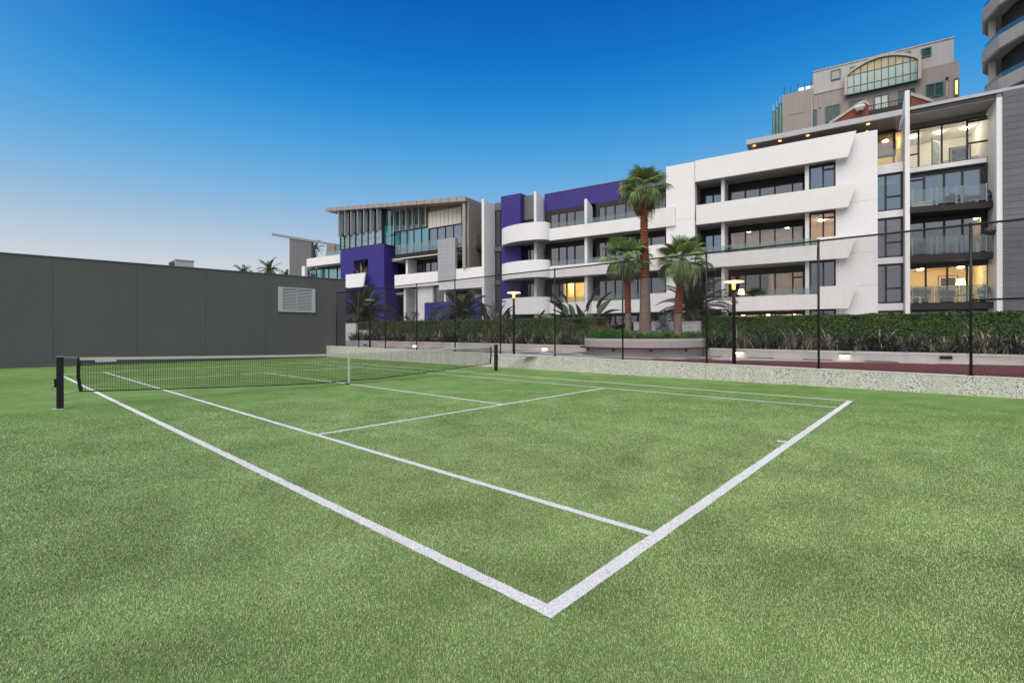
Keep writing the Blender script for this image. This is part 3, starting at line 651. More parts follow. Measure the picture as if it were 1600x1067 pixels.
HR = Q.Z(1350, 491.5, -1.2); HL = Q.Z(760, 499.5, -1.2)
hedge('bright clipped green hedge on the right behind the strap-leaf plants', sR0, Q.S(1096, -1.2, 500), -2.6, -1.2, HR, 70000, 'leaf_hedge', 1)
hedge('dark olive clipped hedge on the left behind the strap-leaf plants', Q.S(934, -1.2, 510), Q.S(557, -1.2, 510), -2.6, -1.2, HL, 70000, 'leaf_hedge_olive', 2)

# strap-leaf clumps ---------------------------------------------------------------------
def flax_mesh(seed, nl=50):
    rr = random.Random(seed); m = MB()
    for i in range(nl):
        az = rr.uniform(0, 2*math.pi); L = rr.uniform(.7, 1.3); w = rr.uniform(.018, .034); el = rr.uniform(.6, 1.45); droop = rr.uniform(.9, 3.0)
        p = np.array([rr.gauss(0, .10), rr.gauss(0, .08), 0.0]); prev = None; e = el
        side = np.array([-math.sin(az), math.cos(az), 0]); n = 7
        for k in range(n):
            t = k/(n-1); ww = w*(1-t**2.2)+.002; a, b = p-side*ww, p+side*ww
            if prev: b0 = len(m.v)-2; m.v += [tuple(a), tuple(b)]; m.f.append((b0, b0+1, b0+3, b0+2))
            else: m.v += [tuple(a), tuple(b)]
            prev = (a, b); e = el-droop*t*t
            p = p+np.array([math.cos(az)*math.cos(e), math.sin(az)*math.cos(e), math.sin(e)])*L/(n-1)
    return m.mesh('strap_leaves')
FLAX = [flax_mesh(i) for i in range(6)]
for me in FLAX: me.materials.append(MATS['leaf_flax'])
def flax_row(sA, sB, n, lab, grp, sc_=1.0):
    for i in range(n):
        for row, dd in ((0, -.42), (1, -.9)):
            s = sA+(sB-sA)*(i+.5+.5*row)/n+random.uniform(-.12, .12)
            if s > sB: continue
            d = dd+random.uniform(-.12, .12); p = Q.P(s, d, qz(s)+PH-.08); o = bpy.data.objects.new('strap_leaf_plant', random.choice(FLAX)); COL.objects.link(o)
            o.location = [float(v) for v in p]; o.rotation_euler = (0, 0, random.uniform(0, 6.28)); k = random.uniform(.75, 1.12)*sc_; o.scale = (k, k, k*random.uniform(.9, 1.1))
            tag(o, lab, 'plant', grp)
flax_row(sR0+.3, sR1-.2, 24, 'arching strap-leaf plant in the row before the right hedge', 'strap-leaf plants before the right hedge')
flax_row(sL0+.3, sL1-.6, 34, 'arching strap-leaf plant in the row before the left hedge', 'strap-leaf plants before the left hedge', .95)

# lamps on the promenade ------------------------------------------------------------------
def lamp_post(px, ybase, yhead, label, lit):
    d = -.62 if px != 1147 else -.75; p = FN.hit(px, ybase, d); x, y = p[0], p[1]; z0 = PZ(y); zt = FN.Z(px, yhead, d)
    r = thing('lamp_post', label, 'lamp post', (x, y, z0), 0, 'promenade lamp posts'); H = zt-z0
    MB().tube([(0, 0, 0), (0, 0, H-.62), (0, 0, H-.34)], [.062, .055, .045], 12).build('shaft', 'black_metal', r, True)
    MB().lathe([(.11, 0), (.11, .03), (.07, .05)], 14).build('base_plate', 'black_metal', r)
    MB().lathe([(.05, H-.34), (.075, H-.28), (.075, H-.26)], 14).build('collar', 'black_metal', r)
    MB().lathe([(.05, H-.255), (.06, H-.10), (.05, H-.055)], 14).build('diffuser', 'lamp_warm' if lit else 'glass_clear', r, True)
    for k in range(3):
        a = k*2.094; MB().tube([(.072*math.cos(a), .072*math.sin(a), H-.27), (.072*math.cos(a), .072*math.sin(a), H-.04)], .006, 5).build('stay', 'black_metal', r)
    MB().lathe([(.05, H-.052), (.30, H-.012), (.31, H), (.27, H+.022), (.10, H+.045)], 20).build('reflector_disc', 'lamp_hot' if lit else 'linen', r, True)
lamp_post(578, 541, 469, 'unlit lamp post with white disc head near the grey wall', False)
lamp_post(803, 553, 457.5, 'glowing lamp post in front of the purple wall', True)
lamp_post(1147, 569, 440.5, 'glowing lamp post in front of the right hedge', True)
def step_light(px, py, label, lit):
    p = Q.hit(px, py, .03); s, d = Q.sd(p); r = thing('step_light', label, 'wall light', Q.P(s, 0, p[2]), Q.a, 'planter step lights')
    MB().box(-.17, .17, .016, .085, .0, .05).build('hood', 'black_metal', r); MB().box(-.17, -.155, .016, .08, -.055, -.002).build('end_cheek', 'black_metal', r); MB().box(.155, .17, .016, .08, -.055, -.002).build('end_cheek', 'black_metal', r)
    MB().box(-.15, .15, .018, .05, -.05, -.003).build('lens', 'lamp_white' if lit else 'dark', r)
for a in ((571, 539, 'unlit hooded step light on the planter wall beside the grey wall', False), (648, 540, 'small step light on the left planter left of the net end', True), (851, 544, 'lit step light on the planter wall left of the curved planter', True),
          (1155, 550.5, 'lit step light on the planter wall beside the lamp post', True), (1320, 554.5, 'lit step light on the right planter throwing light on red bricks', True), (1478, 558.5, 'unlit black step light on the planter at the far right', False)): step_light(*a)

# low white garden walls behind the planting ------------------------------------------------
def garden_wall(label, x0, x1, ytop, d):
    s0, s1 = Q.S(x1, d, 510), Q.S(x0, d, 510); zt = Q.Z((x0+x1)/2, ytop, d); r = thing('garden_wall', label, 'low wall', Q.P(s0, d, 0), Q.a)
    z0 = qz(s0)-.1; zj = z0+(zt-z0)*.55
    MB().box(0, s1-s0, -.2, 0, z0, zj-.004).build('lower_course', 'white', r); MB().box(0, s1-s0, -.2, 0, zj+.004, zt-.05).build('upper_course', 'white', r); MB().box(-.02, s1-s0+.02, -.22, .02, zt-.048, zt).build('coping', 'white', r)
garden_wall('low white wall behind the three palm trunks', 990, 1096, 502.5, -1.6)
garden_wall('low white wall end showing beside the grey wall', 500, 556, 505.5, -1.0)
garden_wall('low white wall glimpsed behind the left strap-leaf plants', 558, 578, 516, -.98)

# ================================================================== APARTMENT COMPLEX (one facade line K)
_p = pdepth(1200, 400, 30.85); K = Frame(_p, 99.4); K = Frame(K.P(0, -.5, 0), 99.4)
GZ = .35                                                     # ground level at the buildings
class Bld:                                                    # local frame: x = s, y = d, z
    def __init__(self, name, label, fr=K, cat='building'): self.f = fr; self.r = thing(name, label, cat, fr.P(0, 0, 0), fr.a)
    def box(self, nm, m, s0, s1, d0, d1, z0, z1, parent=None): return MB().box(s0, s1, d0, d1, z0, z1).build(nm, m, parent or self.r)
    def pb(self, nm, m, x0, x1, d0, d1, z0, z1, dref=None, parent=None):           # box with pixel columns
        q = d1 if dref is None else dref
        return self.box(nm, m, self.f.S(x0, q), self.f.S(x1, q), d0, d1, z0, z1, parent)
    def Z(self, x, y, d=0.0): return self.f.Z(x, y, d)
    def Zm(self, a, b, d=0.0): return (self.f.Z(*a, d)+self.f.Z(*b, d))/2
    def S(self, x, d=0.0): return self.f.S(x, d)
    def window(self, s0, s1, d, z0, z1, cuts, gm='glass_dark', fm='frame', fw=.07, hbars=(), head=0.0, jambs=(0, 0), label=None, dep=.10):
        """frame mesh + one pane object per light. cuts: fractions of the width; hbars: (light index, fraction)"""
        s0, s1 = min(s0, s1), max(s0, s1); fr = MB(); zt = z1-head
        fr.box(s0, s0+fw+jambs[0], d-dep, d, z0, z1).box(s1-fw-jambs[1], s1, d-dep, d, z0, z1)
        a, b = s0+fw+jambs[0], s1-fw-jambs[1]; fr.box(a, b, d-dep, d, zt-fw, z1).box(a, b, d-dep, d, z0, z0+fw)
        ed = [a]+[a+(b-a)*c for c in cuts]+[b]
        for e in ed[1:-1]: fr.box(e-fw/2, e+fw/2, d-dep, d, z0+fw, zt-fw)
        lights = []
        for i, (p, q) in enumerate(zip(ed[:-1], ed[1:])):
            p2 = p+(fw/2 if i else 0); q2 = q-(fw/2 if i < len(ed)-2 else 0); zs = [z0+fw]+sorted(z0+(zt-z0)*h for k, h in hbars if k == i)+[zt-fw]
            for k, h in hbars:
                if k == i: fr.box(p2, q2, d-dep, d, z0+(zt-z0)*h-fw/2, z0+(zt-z0)*h+fw/2)
            for u, v in zip(zs[:-1], zs[1:]): lights.append((p2, q2, u+(fw/2 if u != zs[0] else 0), v-(fw/2 if v != zs[-1] else 0)))
        w_ = fr.build('window', fm, self.r)
        if label: w_['label'] = label
        for p, q, u, v in lights: MB().box(p-.004, q+.004, d-dep*.6-.012, d-dep*.6, u-.004, v+.004).build('pane', gm, w_)
        return w_
    def rail(self, s0, s1, d, z0, z1, n, gm='glass_rail', posts=True, pm_='steel'):
        s0, s1 = min(s0, s1), max(s0, s1); ed = np.linspace(s0, s1, n+1)
        for a, b in zip(ed[:-1], ed[1:]): MB().box(a+.02, b-.02, d-.012, d, z0+.02, z1).build('glass_panel', gm, self.r)
        if posts:
            for e in ed: MB().box(e-.018, e+.018, d-.03, d+.02, z0, z1-.02).build('rail_post', pm_, self.r)
    def room(self, s0, s1, d0, d1, z0, z1, m='interior_warm', light=None, strength_m='room_light', nl=2, floor='interior_floor'):
        """lit room behind a window: back wall, side walls, floor, ceiling and ceiling lights"""
        s0, s1 = min(s0, s1), max(s0, s1); mb = MB()
        mb.box(s0, s1, d0, d0+.05, z0, z1).box(s0, s0+.05, d0+.051, d1, z0, z1).box(s1-.05, s1, d0+.051, d1, z0, z1); mb.box(s0+.051, s1-.051, d0+.051, d1, z1-.05, z1)
        mb.build('room_walls', m, self.r); self.box('room_floor', floor, s0+.052, s1-.052, d0+.052, d1, z0, z0+.05)
        if light:
            for i in range(nl):
                c = s0+(s1-s0)*(i+.5)/nl; dd = d0+(d1-d0)*.5; MB().lathe([(.02, z1-.16), (.16, z1-.10), (.16, z1-.055)], 10, (c, dd)).build('ceiling_light', strength_m, self.r)
ROW = []
def storeys(b, s0, s1, dback, dfront, levels, m='interior', wall='interior_dark'):
    """dark interiors: floor plates and a back wall so the glass has rooms behind it"""
    s0, s1 = min(s0, s1), max(s0, s1)
    for i, z in enumerate(levels): b.box('floor_plate', m, s0+.06, s1-.06, dback+.06, dfront, z-.24, z)
    b.box('rear_wall', wall, s0, s1, dback-.2, dback, GZ, levels[-1]); 

# ---------------------------------------------------------------- C: white block with slanted balcony fronts
def block_c():
    b = Bld('white_apartment_block', 'white apartment block with long slanted-end balcony fronts'); Z = b.Z; S = b.S; F_ = .5
    sR, sL = S(1371.5), S(1041); sa, sb = S(1306), S(1086)
    ztopR, ztopL = Z(1371, 207), Z(1041, 260); ztop = (ztopR+ztopL)/2
    zj = [Z(1350, 394), Z(1350, 314)]; z4b = b.Zm((1088, 284), (1325, 245), F_)
    fl_ = [Z(1350, 446)]+zj                                        # panel joints at the floors
    edges = [GZ-.1]+[fl_[0], fl_[1], fl_[2]]+[ztop]
    for lo, hi in zip(edges[:-1], edges[1:]):
        b.box('wall_panel', 'white', sR, sa-.0, -.35, 0, lo+.006, hi-.006)
    for lo, hi in zip([GZ-.1, Z(1060, 346)], [Z(1060, 346), ztop]): b.box('wall_panel', 'white', S(1086, .36)+.006, S(1041, .36), -.35, .36, lo+.006, hi-.006)
    b.box('wall_backing', 'soffit', sR+.02, sa-.02, -.42, -.36, GZ, ztop-.02); b.box('wall_backing', 'soffit', sb+.02, sL-.02, -.42, -.36, GZ, ztop-.02)
    # roof and rear volume
    lev = [b.Zm((1088, 487), (1326, 482.5), F_), b.Zm((1094, 419), (1326, 403), F_), b.Zm((1088, 351), (1325.6, 323.5), F_), z4b]
    b.box('roof_slab', 'soffit', sR+.02, sL-.02, -11, -.36, z4b+.3, z4b+.55)
    b.box('side_wall', 'white', sR, sR+.3, -11, -.43, GZ, ztop-.3); b.box('side_wall', 'white', sL-.3, sL, -11, -.43, GZ, ztop-.02)
    b.box('rear_wall', 'white', sR+.01, sL-.01, -11.3, -11.01, GZ, ztop-.3)
    # balcony fronts
    def front(nm, zt, zb, xr_t, xr_b, xl, label=None, m='offwhite'):
        st, sB, s_l = S(xr_t, F_), S(xr_b, F_), S(xl, F_); o = MB().prism([(st, zt), (s_l, zt), (s_l, zb), (sB, zb)], F_-.16, F_).build(nm, m, b.r)
        if label: o['label'] = label
    tops = [b.Zm((1088, 466), (1276, 460.5), F_), b.Zm((1105, 398), (1276, 382), F_), b.Zm((1088, 321), (1338.7, 286.2), F_)]
    front('parapet', ztop, z4b, 1338.7, 1325.6, 1086.5, m='white')
    front('balcony_front', tops[2], lev[2], 1338.7, 1325.6, 1088)
    front('balcony_front', tops[1], lev[1], 1276.2, 1276.2, 1094 if False else 1088); front('balcony_front', tops[0], lev[0], 1280.2, 1280.2, 1088)
    front('balcony_end_panel', b.Zm((1277, 371.5), (1338, 366), F_), lev[1], 1338.7, 1325.6, 1276.8); front('balcony_end_panel', b.Zm((1281, 448), (1338, 445), F_), lev[0], 1338.7, 1325.6, 1280.8)
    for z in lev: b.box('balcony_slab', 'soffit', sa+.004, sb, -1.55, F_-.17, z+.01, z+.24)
    for z in lev[:-1]: b.box('floor_plate', 'interior', sa+.06, sb-.02, -6.9, -1.8, z+.01, z+.24)
    b.box('floor_plate', 'interior_floor', sa+.06, sb-.02, -6.9, -1.8, GZ-.1, GZ+.05)
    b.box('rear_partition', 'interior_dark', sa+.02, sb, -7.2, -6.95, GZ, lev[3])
    # soffit of the overhanging ends
    for z, zz in ((lev[0], 0), (lev[1], 0), (lev[2], 0), (lev[3], 0)):
        MB().prism([(S(1325.6, F_)+.02, z+.004), (sa, z+.004), (sa, z+.09), (S(1326.5, F_)+.0, z+.09)], .004, F_-.165).build('balcony_underside', 'offwhite', b.r)
    # columns
    for xa, xb in ((1127, 1132), (1258, 1264.3)):
        b.box('column', 'white', S(xa), S(xb), -1.6, -.02, GZ-.1, z4b+.02)
    # windows by storey
    cols = ((1094.0, 1127.0), (1138.5, 1256.5)); s1a, s1b = S(1093.8, -1.6), S(1129, -1.6); s2a, s2b = S(1137.5, -1.6), S(1258, -1.6); s3a, s3b = S(1264.6, -.12), S(1306, -.12)
    base = [GZ]+lev
    for i in range(4):
        z0 = base[i]+(.25 if i else 0.0); z1 = base[i+1]
        b.window(s1a, s1b, -1.6, z0, z1, (.5,), 'glass_blue' if i > 1 else 'glass_dark', head=.38, jambs=(0, .28), fw=.09)
        lit0 = (i == 0)
        b.window(s2a, s2b, -1.6, z0, z1, (.1, .29, .49, .71) if False else (.13, .37, .58, .79), 'glass_clear' if lit0 else ('glass_lit' if i in (1, 2) else 'glass_dark'), head=.36 if i else .12, jambs=(.05, .12), fw=.09, hbars=((0, .82),) if i == 1 else ())
        b.window(s3a, s3b, -.12, z0 if i else GZ, z1, (.46,), 'glass_lit' if i == 2 else ('glass_blue' if i > 1 else 'glass_dark'), fw=.10, hbars=((0, .86),) if i in (2, 3) else ())
        b.box('jamb_wall', 'white', s1b, sb, -1.7, -1.56, z0, z1) if False else None
    b.box('recess_wall', 'soffit', sb-.05, sb, -1.55, -.45, GZ, z4b)
    # lit rooms
    b.room(s2a+.1, s2b-.1, -6.0, -1.75, GZ+.1, lev[0]-.02, 'interior_warm', True, 'room_light', 3)
    for i in (1, 2):
        z0 = base[i]+.25; z1 = base[i+1]
        b.room(S(1200, -1.6), s2b-.1, -5.0, -1.75, z0, z1-.02, 'interior', i == 1, 'room_light', 1) if i == 1 else b.room(s2a+.1, s2b-.1, -5.0, -1.75, z0, z1-.02, 'interior', True, 'room_light_soft', 2)
    b.room(s3a+.08, s3b-.02, -4.2, -.3, base[2]+.25, base[3]-.02, 'interior_warm', True, 'room_light_soft', 1)
    # glass rails on the two lower balconies
    b.rail(S(1088, F_-.1), S(1276, F_-.1), F_-.10, tops[1]-.01, Z(1180, 379.5, F_)+.02, 5, posts=False)
    b.rail(S(1088, F_-.1), S(1280, F_-.1), F_-.10, tops[0]-.01, Z(1180, 453.5, F_)+.02, 5, posts=False)
    # penthouse set back under its dark canopy
    cz = b.Zm((1166.5, 212.5), (1400, 180), -.6); cs0, cs1 = S(1411, -.6), S(1166.3, -.6)
    b.box('canopy', 'roof_metal', cs0+.02, cs1, -6.5, -.6, cz-.32, cz); b.box('canopy_soffit', 'bronze', cs0+.03, cs1-.02, -6.4, -.62, cz-.345, cz-.322)
    ps0, ps1 = cs0+.1, S(1190, -2.8)
    b.window(ps0, ps1, -2.8, z4b+.56, cz-.35, (.12, .25, .38, .5, .62, .75, .88), 'glass_dark', fw=.12)
    b.box('penthouse_wall', 'dark', ps1, ps1+.25, -6.3, -2.75, z4b+.56, cz-.35)
    for x in (1179, 1219, 1262.5, 1357): 
        MB().lathe([(.09, cz-.37), (.09, cz-.347)], 12, (S(x, -1.0), -1.0)).build('downlight', 'lamp_warm', b.r)
    for x in (1183, 1222, 1355):
        MB().lathe([(.06, cz-.37), (.06, cz-.347)], 12, (S(x, -2.3), -2.3)).build('downlight', 'lamp_warm', b.r)
    return dict(lev=lev, base=base, s2a=s2a, s2b=s2b, ztop=ztop, b=b, tops=tops)
CI = block_c()

# ---------------------------------------------------------------- D: recessed block between white fins
def block_d():
    b = Bld('fin_apartment_block', 'apartment block between tall white fin walls with glass balcony rails'); Z = b.Z; S = b.S
    W = -3.3; Fd = -1.3
    fl0, fl1 = S(1422, -1.4), S(1414.6, -1.4); fr0, fr1 = S(1567.3, -1.6), S(1557.6, -1.6)
    zf = Z(1418, 141.5, -1.4); zfr = Z(1562, 143.5, -1.6)
    # left fin with raked head, right fin
    MB().prism([(-1.4, GZ-.1), (-1.4, zf), (-4.6, zf-1.5), (-4.6, GZ-.1)], fl0, fl1, 'x').build('fin_wall', 'white', b.r)
    b.box('fin_wall', 'white', fr0, fr1, -5.0, -1.6, GZ-.1, zfr)
    lv = [b.Zm((1422, 473), (1556, 472.5), -1.8), b.Zm((1422, 398), (1555, 394), -1.8), b.Zm((1422, 322.5), (1555, 315), -1.8)]
    zs4t, zs4b = b.Zm((1423, 263.5), (1549, 244.5), W+.25), b.Zm((1423, 270), (1551, 252), W+.25)
    sl, sr = fl0-.0, fr1+.0
    # tapering balcony slabs
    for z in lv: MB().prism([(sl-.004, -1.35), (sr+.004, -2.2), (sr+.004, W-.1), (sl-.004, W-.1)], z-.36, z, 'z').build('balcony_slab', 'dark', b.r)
    b.box('white_sill', 'white', sl-.004, sr+.1, W+.0, W+.26, zs4b, zs4t)
    zr = b.Zm((1424, 172), (1556, 150), -1.7); roofz = b.Zm((1424, 168), (1600, 130.5), -1.5)
    b.box('roof_fascia', 'roof_metal', S(1660, -1.5), sl-.002, -9, -1.52, roofz-.18, roofz); b.box('roof_gutter', 'frame', S(1660, -1.5), sl-.004, -9, -1.6, roofz-.42, roofz-.182)
    b.box('roof_soffit', 'soffit', fr1+.002, sl-.006, -9, -1.62, roofz-.46, roofz-.422)
    zw4 = b.Zm((1424, 201), (1548, 181), W); b.box('bulkhead', 'facade_grey', sr+.05, sl-.006, W-.12, W-.02, zw4, roofz-.47)
    # windows
    ws, we = S(1548, W), sl-.006
    b.window(ws, we, W, zs4t, zw4, (.245, .555, .85), 'glass_clear', fw=.09, hbars=((0, .42), (0, .93), (3, .36), (3, .92)))
    b.window(ws, we, W, lv[2], zs4b-.02, (.24, .485, .76), 'glass_blue', fw=.10, head=.15, jambs=(.3, 0), hbars=((3, .88),))
    b.window(ws, we, W, lv[1], lv[2]-.37, (.24, .485, .76), 'glass_dark', fw=.10, head=.2, jambs=(.3, 0))
    b.window(ws, we, W, lv[0], lv[1]-.37, (.24, .485, .76), 'glass_clear', fw=.10, head=.16, jambs=(.05, 0))
    b.window(ws, we, W, GZ, lv[0]-.37, (.25, .5, .75), 'glass_dark', fw=.10)
    # interiors
    b.room(ws, we, -7.5, W-.13, zs4t-.1, min(zw4+.3, roofz-.5), 'linen', True, 'room_light_soft', 3)
    b.room(ws, we, -7.0, W-.13, lv[0], lv[1]-.38, 'interior_warm', True, 'room_light', 2)
    b.room(ws, S(1520, W), -6.0, W-.13, lv[1], lv[2]-.38, 'interior_warm', True, 'room_light', 1)
    for z0, z1 in ((lv[1], lv[2]-.38), (lv[2], zs4b)):
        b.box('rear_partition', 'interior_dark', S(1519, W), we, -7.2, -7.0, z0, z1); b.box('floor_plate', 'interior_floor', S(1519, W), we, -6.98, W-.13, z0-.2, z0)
    # glass rails
    for z in lv:
        h = .98; fx = lambda t: (sl-.05+(sr+.25-sl)*t, -1.42+(-2.1+1.42)*t)
        ts = [0.02, .27, .345, .59, .665, .97]
        for t in ts: x, y = fx(t); MB().box(x-.02, x+.02, y-.03, y, z+.002, z+h+.03).build('rail_post', 'steel', b.r)
        for t0, t1 in ((.0, .30), (.315, .62), (.635, .99)):
            (x0, y0), (x1, y1) = fx(t0), fx(t1); MB().prism([(x0, y0+.03), (x1, y1+.03), (x1, y1+.042), (x0, y0+.042)], z+.06, z+h, 'z').build('glass_panel', 'glass_rail', b.r)
    # narrow bay between block C and the left fin
    nb0, nb1 = S(1411.5, -2.0), S(1366, -2.0)
    zz = [(GZ, b.Zm((1375, 485.5), (1410, 485), -2)), (b.Zm((1375, 474), (1410, 473.5), -2), b.Zm((1375, 413), (1410, 411), -2)), (b.Zm((1375, 403), (1410, 401), -2), b.Zm((1375, 341.5), (1410, 338), -2)),
          (b.Zm((1375, 330.5), (1410, 327), -2), b.Zm((1375, 272.5), (1410, 268), -2))]
    for i, (z0, z1) in enumerate(zz): b.window(nb0, nb1, -2.15, z0, z1, (.6,), 'glass_blue' if i == 3 else 'glass_dark', fw=.10, hbars=((0, .38),) if i else ())
    for (a, c) in zip(zz[:-1], zz[1:]): b.box('spandrel', 'white', nb0, nb1, -2.2, -2.0, a[1]+.01, c[0]-.01)
    z5 = b.Zm((1375, 257), (1410, 254), -2); b.box('spandrel', 'white', nb0, nb1, -2.6, -2.0, zz[3][1]+.01, z5)
    b.rail(nb0+.1, nb1, -2.1, z5, b.Zm((1375, 236), (1410, 231), -2), 1)
    z6 = b.Zm((1375, 209), (1410, 203), -3.2); b.window(nb0-.2, nb1, -3.2, z5, z6, (.3,), 'glass_clear', fw=.09); b.room(nb0-.2, nb1, -6, -3.35, z5, z6+.02, 'interior_warm', True, 'room_light', 1)
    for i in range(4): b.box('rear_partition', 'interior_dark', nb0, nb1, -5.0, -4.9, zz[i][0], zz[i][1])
    b.box('rear_wall', 'white', S(1567, -1.6), nb1, -9.3, -9.02, GZ, roofz-.5)
    return dict(b=b, lv=lv, sl=sl, sr=sr, zs4t=zs4t, W=W, zw4=zw4, ws=ws, we=we)
DI = block_d()
def clad_wall():
    b = Bld('boarded_building', 'dark grey building end clad in horizontal boards at the right edge'); S = b.S; Z = b.Z
    s1 = S(1567.6, -1.5)-.0; s0 = s1-12; zt = b.Zm((1575, 141), (1600, 136), -1.5)
    b.box('core', 'frame', s0, s1-.01, -9, -1.56, GZ-.1, zt); n = 40
    for i in range(n):
        z0 = GZ+(zt-GZ)*i/n; z1 = GZ+(zt-GZ)*(i+1)/n
        MB().prism([(-1.56, z0+.004), (-1.51, z0+.004), (-1.52, z1-.004), (-1.56, z1-.004)], s0, s1-.012, 'x').build('board', 'board_grey', b.r)
clad_wall()

# ---------------------------------------------------------------- B: purple block with rounded balconies
def block_b():
    b = Bld('purple_apartment_block', 'purple and white apartment block with rounded stacked balconies'); Z = b.Z; S = b.S; F_ = .5; W = -.9
    lev = [b.Zm((858, 491), (1054, 487), F_), b.Zm((858, 434), (1000, 424), F_), b.Zm((858, 375.5), (1054, 353), F_)]
    tops = [b.Zm((858, 473), (1000, 468), F_), b.Zm((858, 416), (940, 410), F_), b.Zm((858, 357.5), (1001, 338.5), F_)]
    sR, sL = S(1041.5, W), S(775, W); zroof = b.Zm((853, 303.5), (975, 283), W)
    # purple stair tower
    pt = b.Zm((784, 307), (813, 302), -.3); pw0, pw1 = S(813.5, -.3), S(783, -.3)
    zc = Z(800, 378, -.3)
    for lo, hi in ((GZ-.1, zc-.006), (zc+.006, pt)): b.box('purple_panel', 'purple', pw0, pw1, -5, -.3, lo, hi)
    # grey bay right of the tower, white fin, dark strip left of the tower
    gz = b.Zm((814, 308), (834, 304), W); g0, g1 = S(836, W), pw0
    b.box('grey_panel', 'facade_grey', g0, g1-.003, W-.2, W, lev[2]+2.35, gz)
    fz = b.Zm((836, 298), (838, 298), F_-.1); f0, f1 = S(838.3, .2), S(834.3, .2)
    MB().prism([(.2, GZ-.1), (.2, fz), (-1.6, fz-.35), (-1.6, GZ-.1)], f0, f1, 'x').build('fin_wall', 'white', b.r)
    t0, t1 = pw1, S(773, -1.1)
    base = [GZ]+[z+.25 for z in lev]
    for i in range(4):
        z1 = lev[i] if i < 3 else lev[2]+2.34
        b.window(g0, g1-.003, W-.02, base[i], z1, (.5,), 'glass_blue' if i == 3 else 'glass_dark', fw=.10, head=.15)
        b.window(t0+.003, t1, -1.1, base[i]+.1, (lev[i]-.1 if i < 3 else gz-.8), (.5,), 'glass_dark', fw=.08); 
        if i < 3: b.box('spandrel', 'facade_grey', t0+.003, t1, -1.2, -.95, lev[i]-.09, base[i+1]+.09)
    b.box('grey_panel', 'facade_grey', t0+.003, t1, -1.3, -1.05, gz-.79, gz-.1)
    # purple upper wall over the recessed windows
    zpb = b.Zm((880, 327), (960, 312), W); xs0 = S(968, W); xs1 = S(851, W)
    b.box('purple_panel', 'purple', xs0+.004, xs1, W-.2, W, zpb, zroof); b.box('grey_panel', 'facade_grey', sR, xs0-.004, W-.2, W, zpb+.35, zroof-.02); b.box('parapet_cap', 'facade_grey', sR, xs1, W-.25, W+.03, zroof+.003, zroof+.06)
    b.box('roof_slab', 'soffit', sR, S(780, W), -9, W-.21, zroof-.5, zroof-.3)
    # recessed window walls
    d0 = S(913.5, W)
    segs = [(S(930, W), S(851, W), (.08, .27, .50, .74)), (sR, S(930, W), (.42, .58, .78, .9))]
    ends = [(S(914.5, W), S(852, W)), (sR+.02, S(931, W))]
    for i in range(4):
        z0 = base[i]; z1 = (lev[i] if i < 3 else zpb)
        for k, (e0, e1) in enumerate(ends):
            lit = (i == 1 and k == 0)
            b.window(e0, e1, W, z0, z1, (.28, .52, .76) if k == 0 else (.2, .4, .58, .75, .9), 'glass_clear' if lit else 'glass_dark', fw=.10, head=.30 if i else .1, jambs=(0, .45 if k == 0 else .2))
    # rooms
    b.room(ends[0][0]+.05, S(879, W), -4.0, W-.14, base[1], lev[1]-.02, 'interior_warm', True, 'room_light', 2)
    b.room(ends[0][0]+.1, S(890, W), -4.5, W-.14, base[3], zpb, 'interior', True, 'lamp_warm', 1)
    for z in lev: b.box('floor_plate', 'interior', sR+.1, S(852, W), -5.5, W-.14, z+.01, z+.24)
    b.box('rear_partition', 'interior_dark', sR, S(780, W), -6, -5.6, GZ, zroof-.5)
    # balcony slabs and straight fronts
    e0, e1 = S(1055, F_), S(858.3, F_); eT = [S(1003, F_), S(1011, F_), S(1011, F_)]; hz = [Z(1030, 458, F_), b.Zm((1011, 385), (1055, 379), F_), b.Zm((1011, 329), (1055, 322), F_)]
    for i in range(3):
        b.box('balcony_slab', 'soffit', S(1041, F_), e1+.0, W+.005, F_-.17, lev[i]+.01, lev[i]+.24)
        b.box('balcony_front', 'offwhite', eT[i]+.004, e1, F_-.16, F_, lev[i], tops[i]); b.box('balcony_end_panel', 'offwhite', e0, eT[i]-.004, F_-.16, F_+.004, lev[i]-.004, hz[i])
        b.box('balcony_cheek', 'offwhite', e0, e0+.12, .004, F_-.165, lev[i], hz[i]-.005)
        b.rail(eT[i]+.02, S(917.5, F_-.1), F_-.10, tops[i]-.01, tops[i]+.42, 2, posts=False); b.rail(S(913, F_-.1), e1-.1, F_-.10, tops[i]-.01, tops[i]+.42, 2, posts=False)
    # dividing fin
    dv0, dv1 = S(917.5, .1), S(913.3, .1); dz = b.Zm((913, 311), (917, 311), .1)
    MB().prism([(.1, GZ-.1), (.1, dz), (W-.1, dz-.45), (W-.1, GZ-.1)], dv0, dv1, 'x').build('dividing_wall', 'white', b.r)
    # rounded balconies
    cA = S(858.6, F_); cB = S(788, -.3)
    ctop = [Z(835, 464, 1.3), Z(835, 406, 1.3), Z(835, 347.3, 1.3)]; cbot = [Z(835, 490.5, 1.3), Z(835, 433, 1.3), Z(835, 374.5, 1.3)]
    n = 20; arcp = []
    for k in range(n+1):
        t = k/n; a = math.pi*t
        arcp.append((cA+(cB-cA)*(1-math.cos(a))/2, F_+(-.3-F_)*t+1.35*math.sin(a)**.9))
    inner = [(x+(.14 if 0 else 0), y-.15) for x, y in arcp]
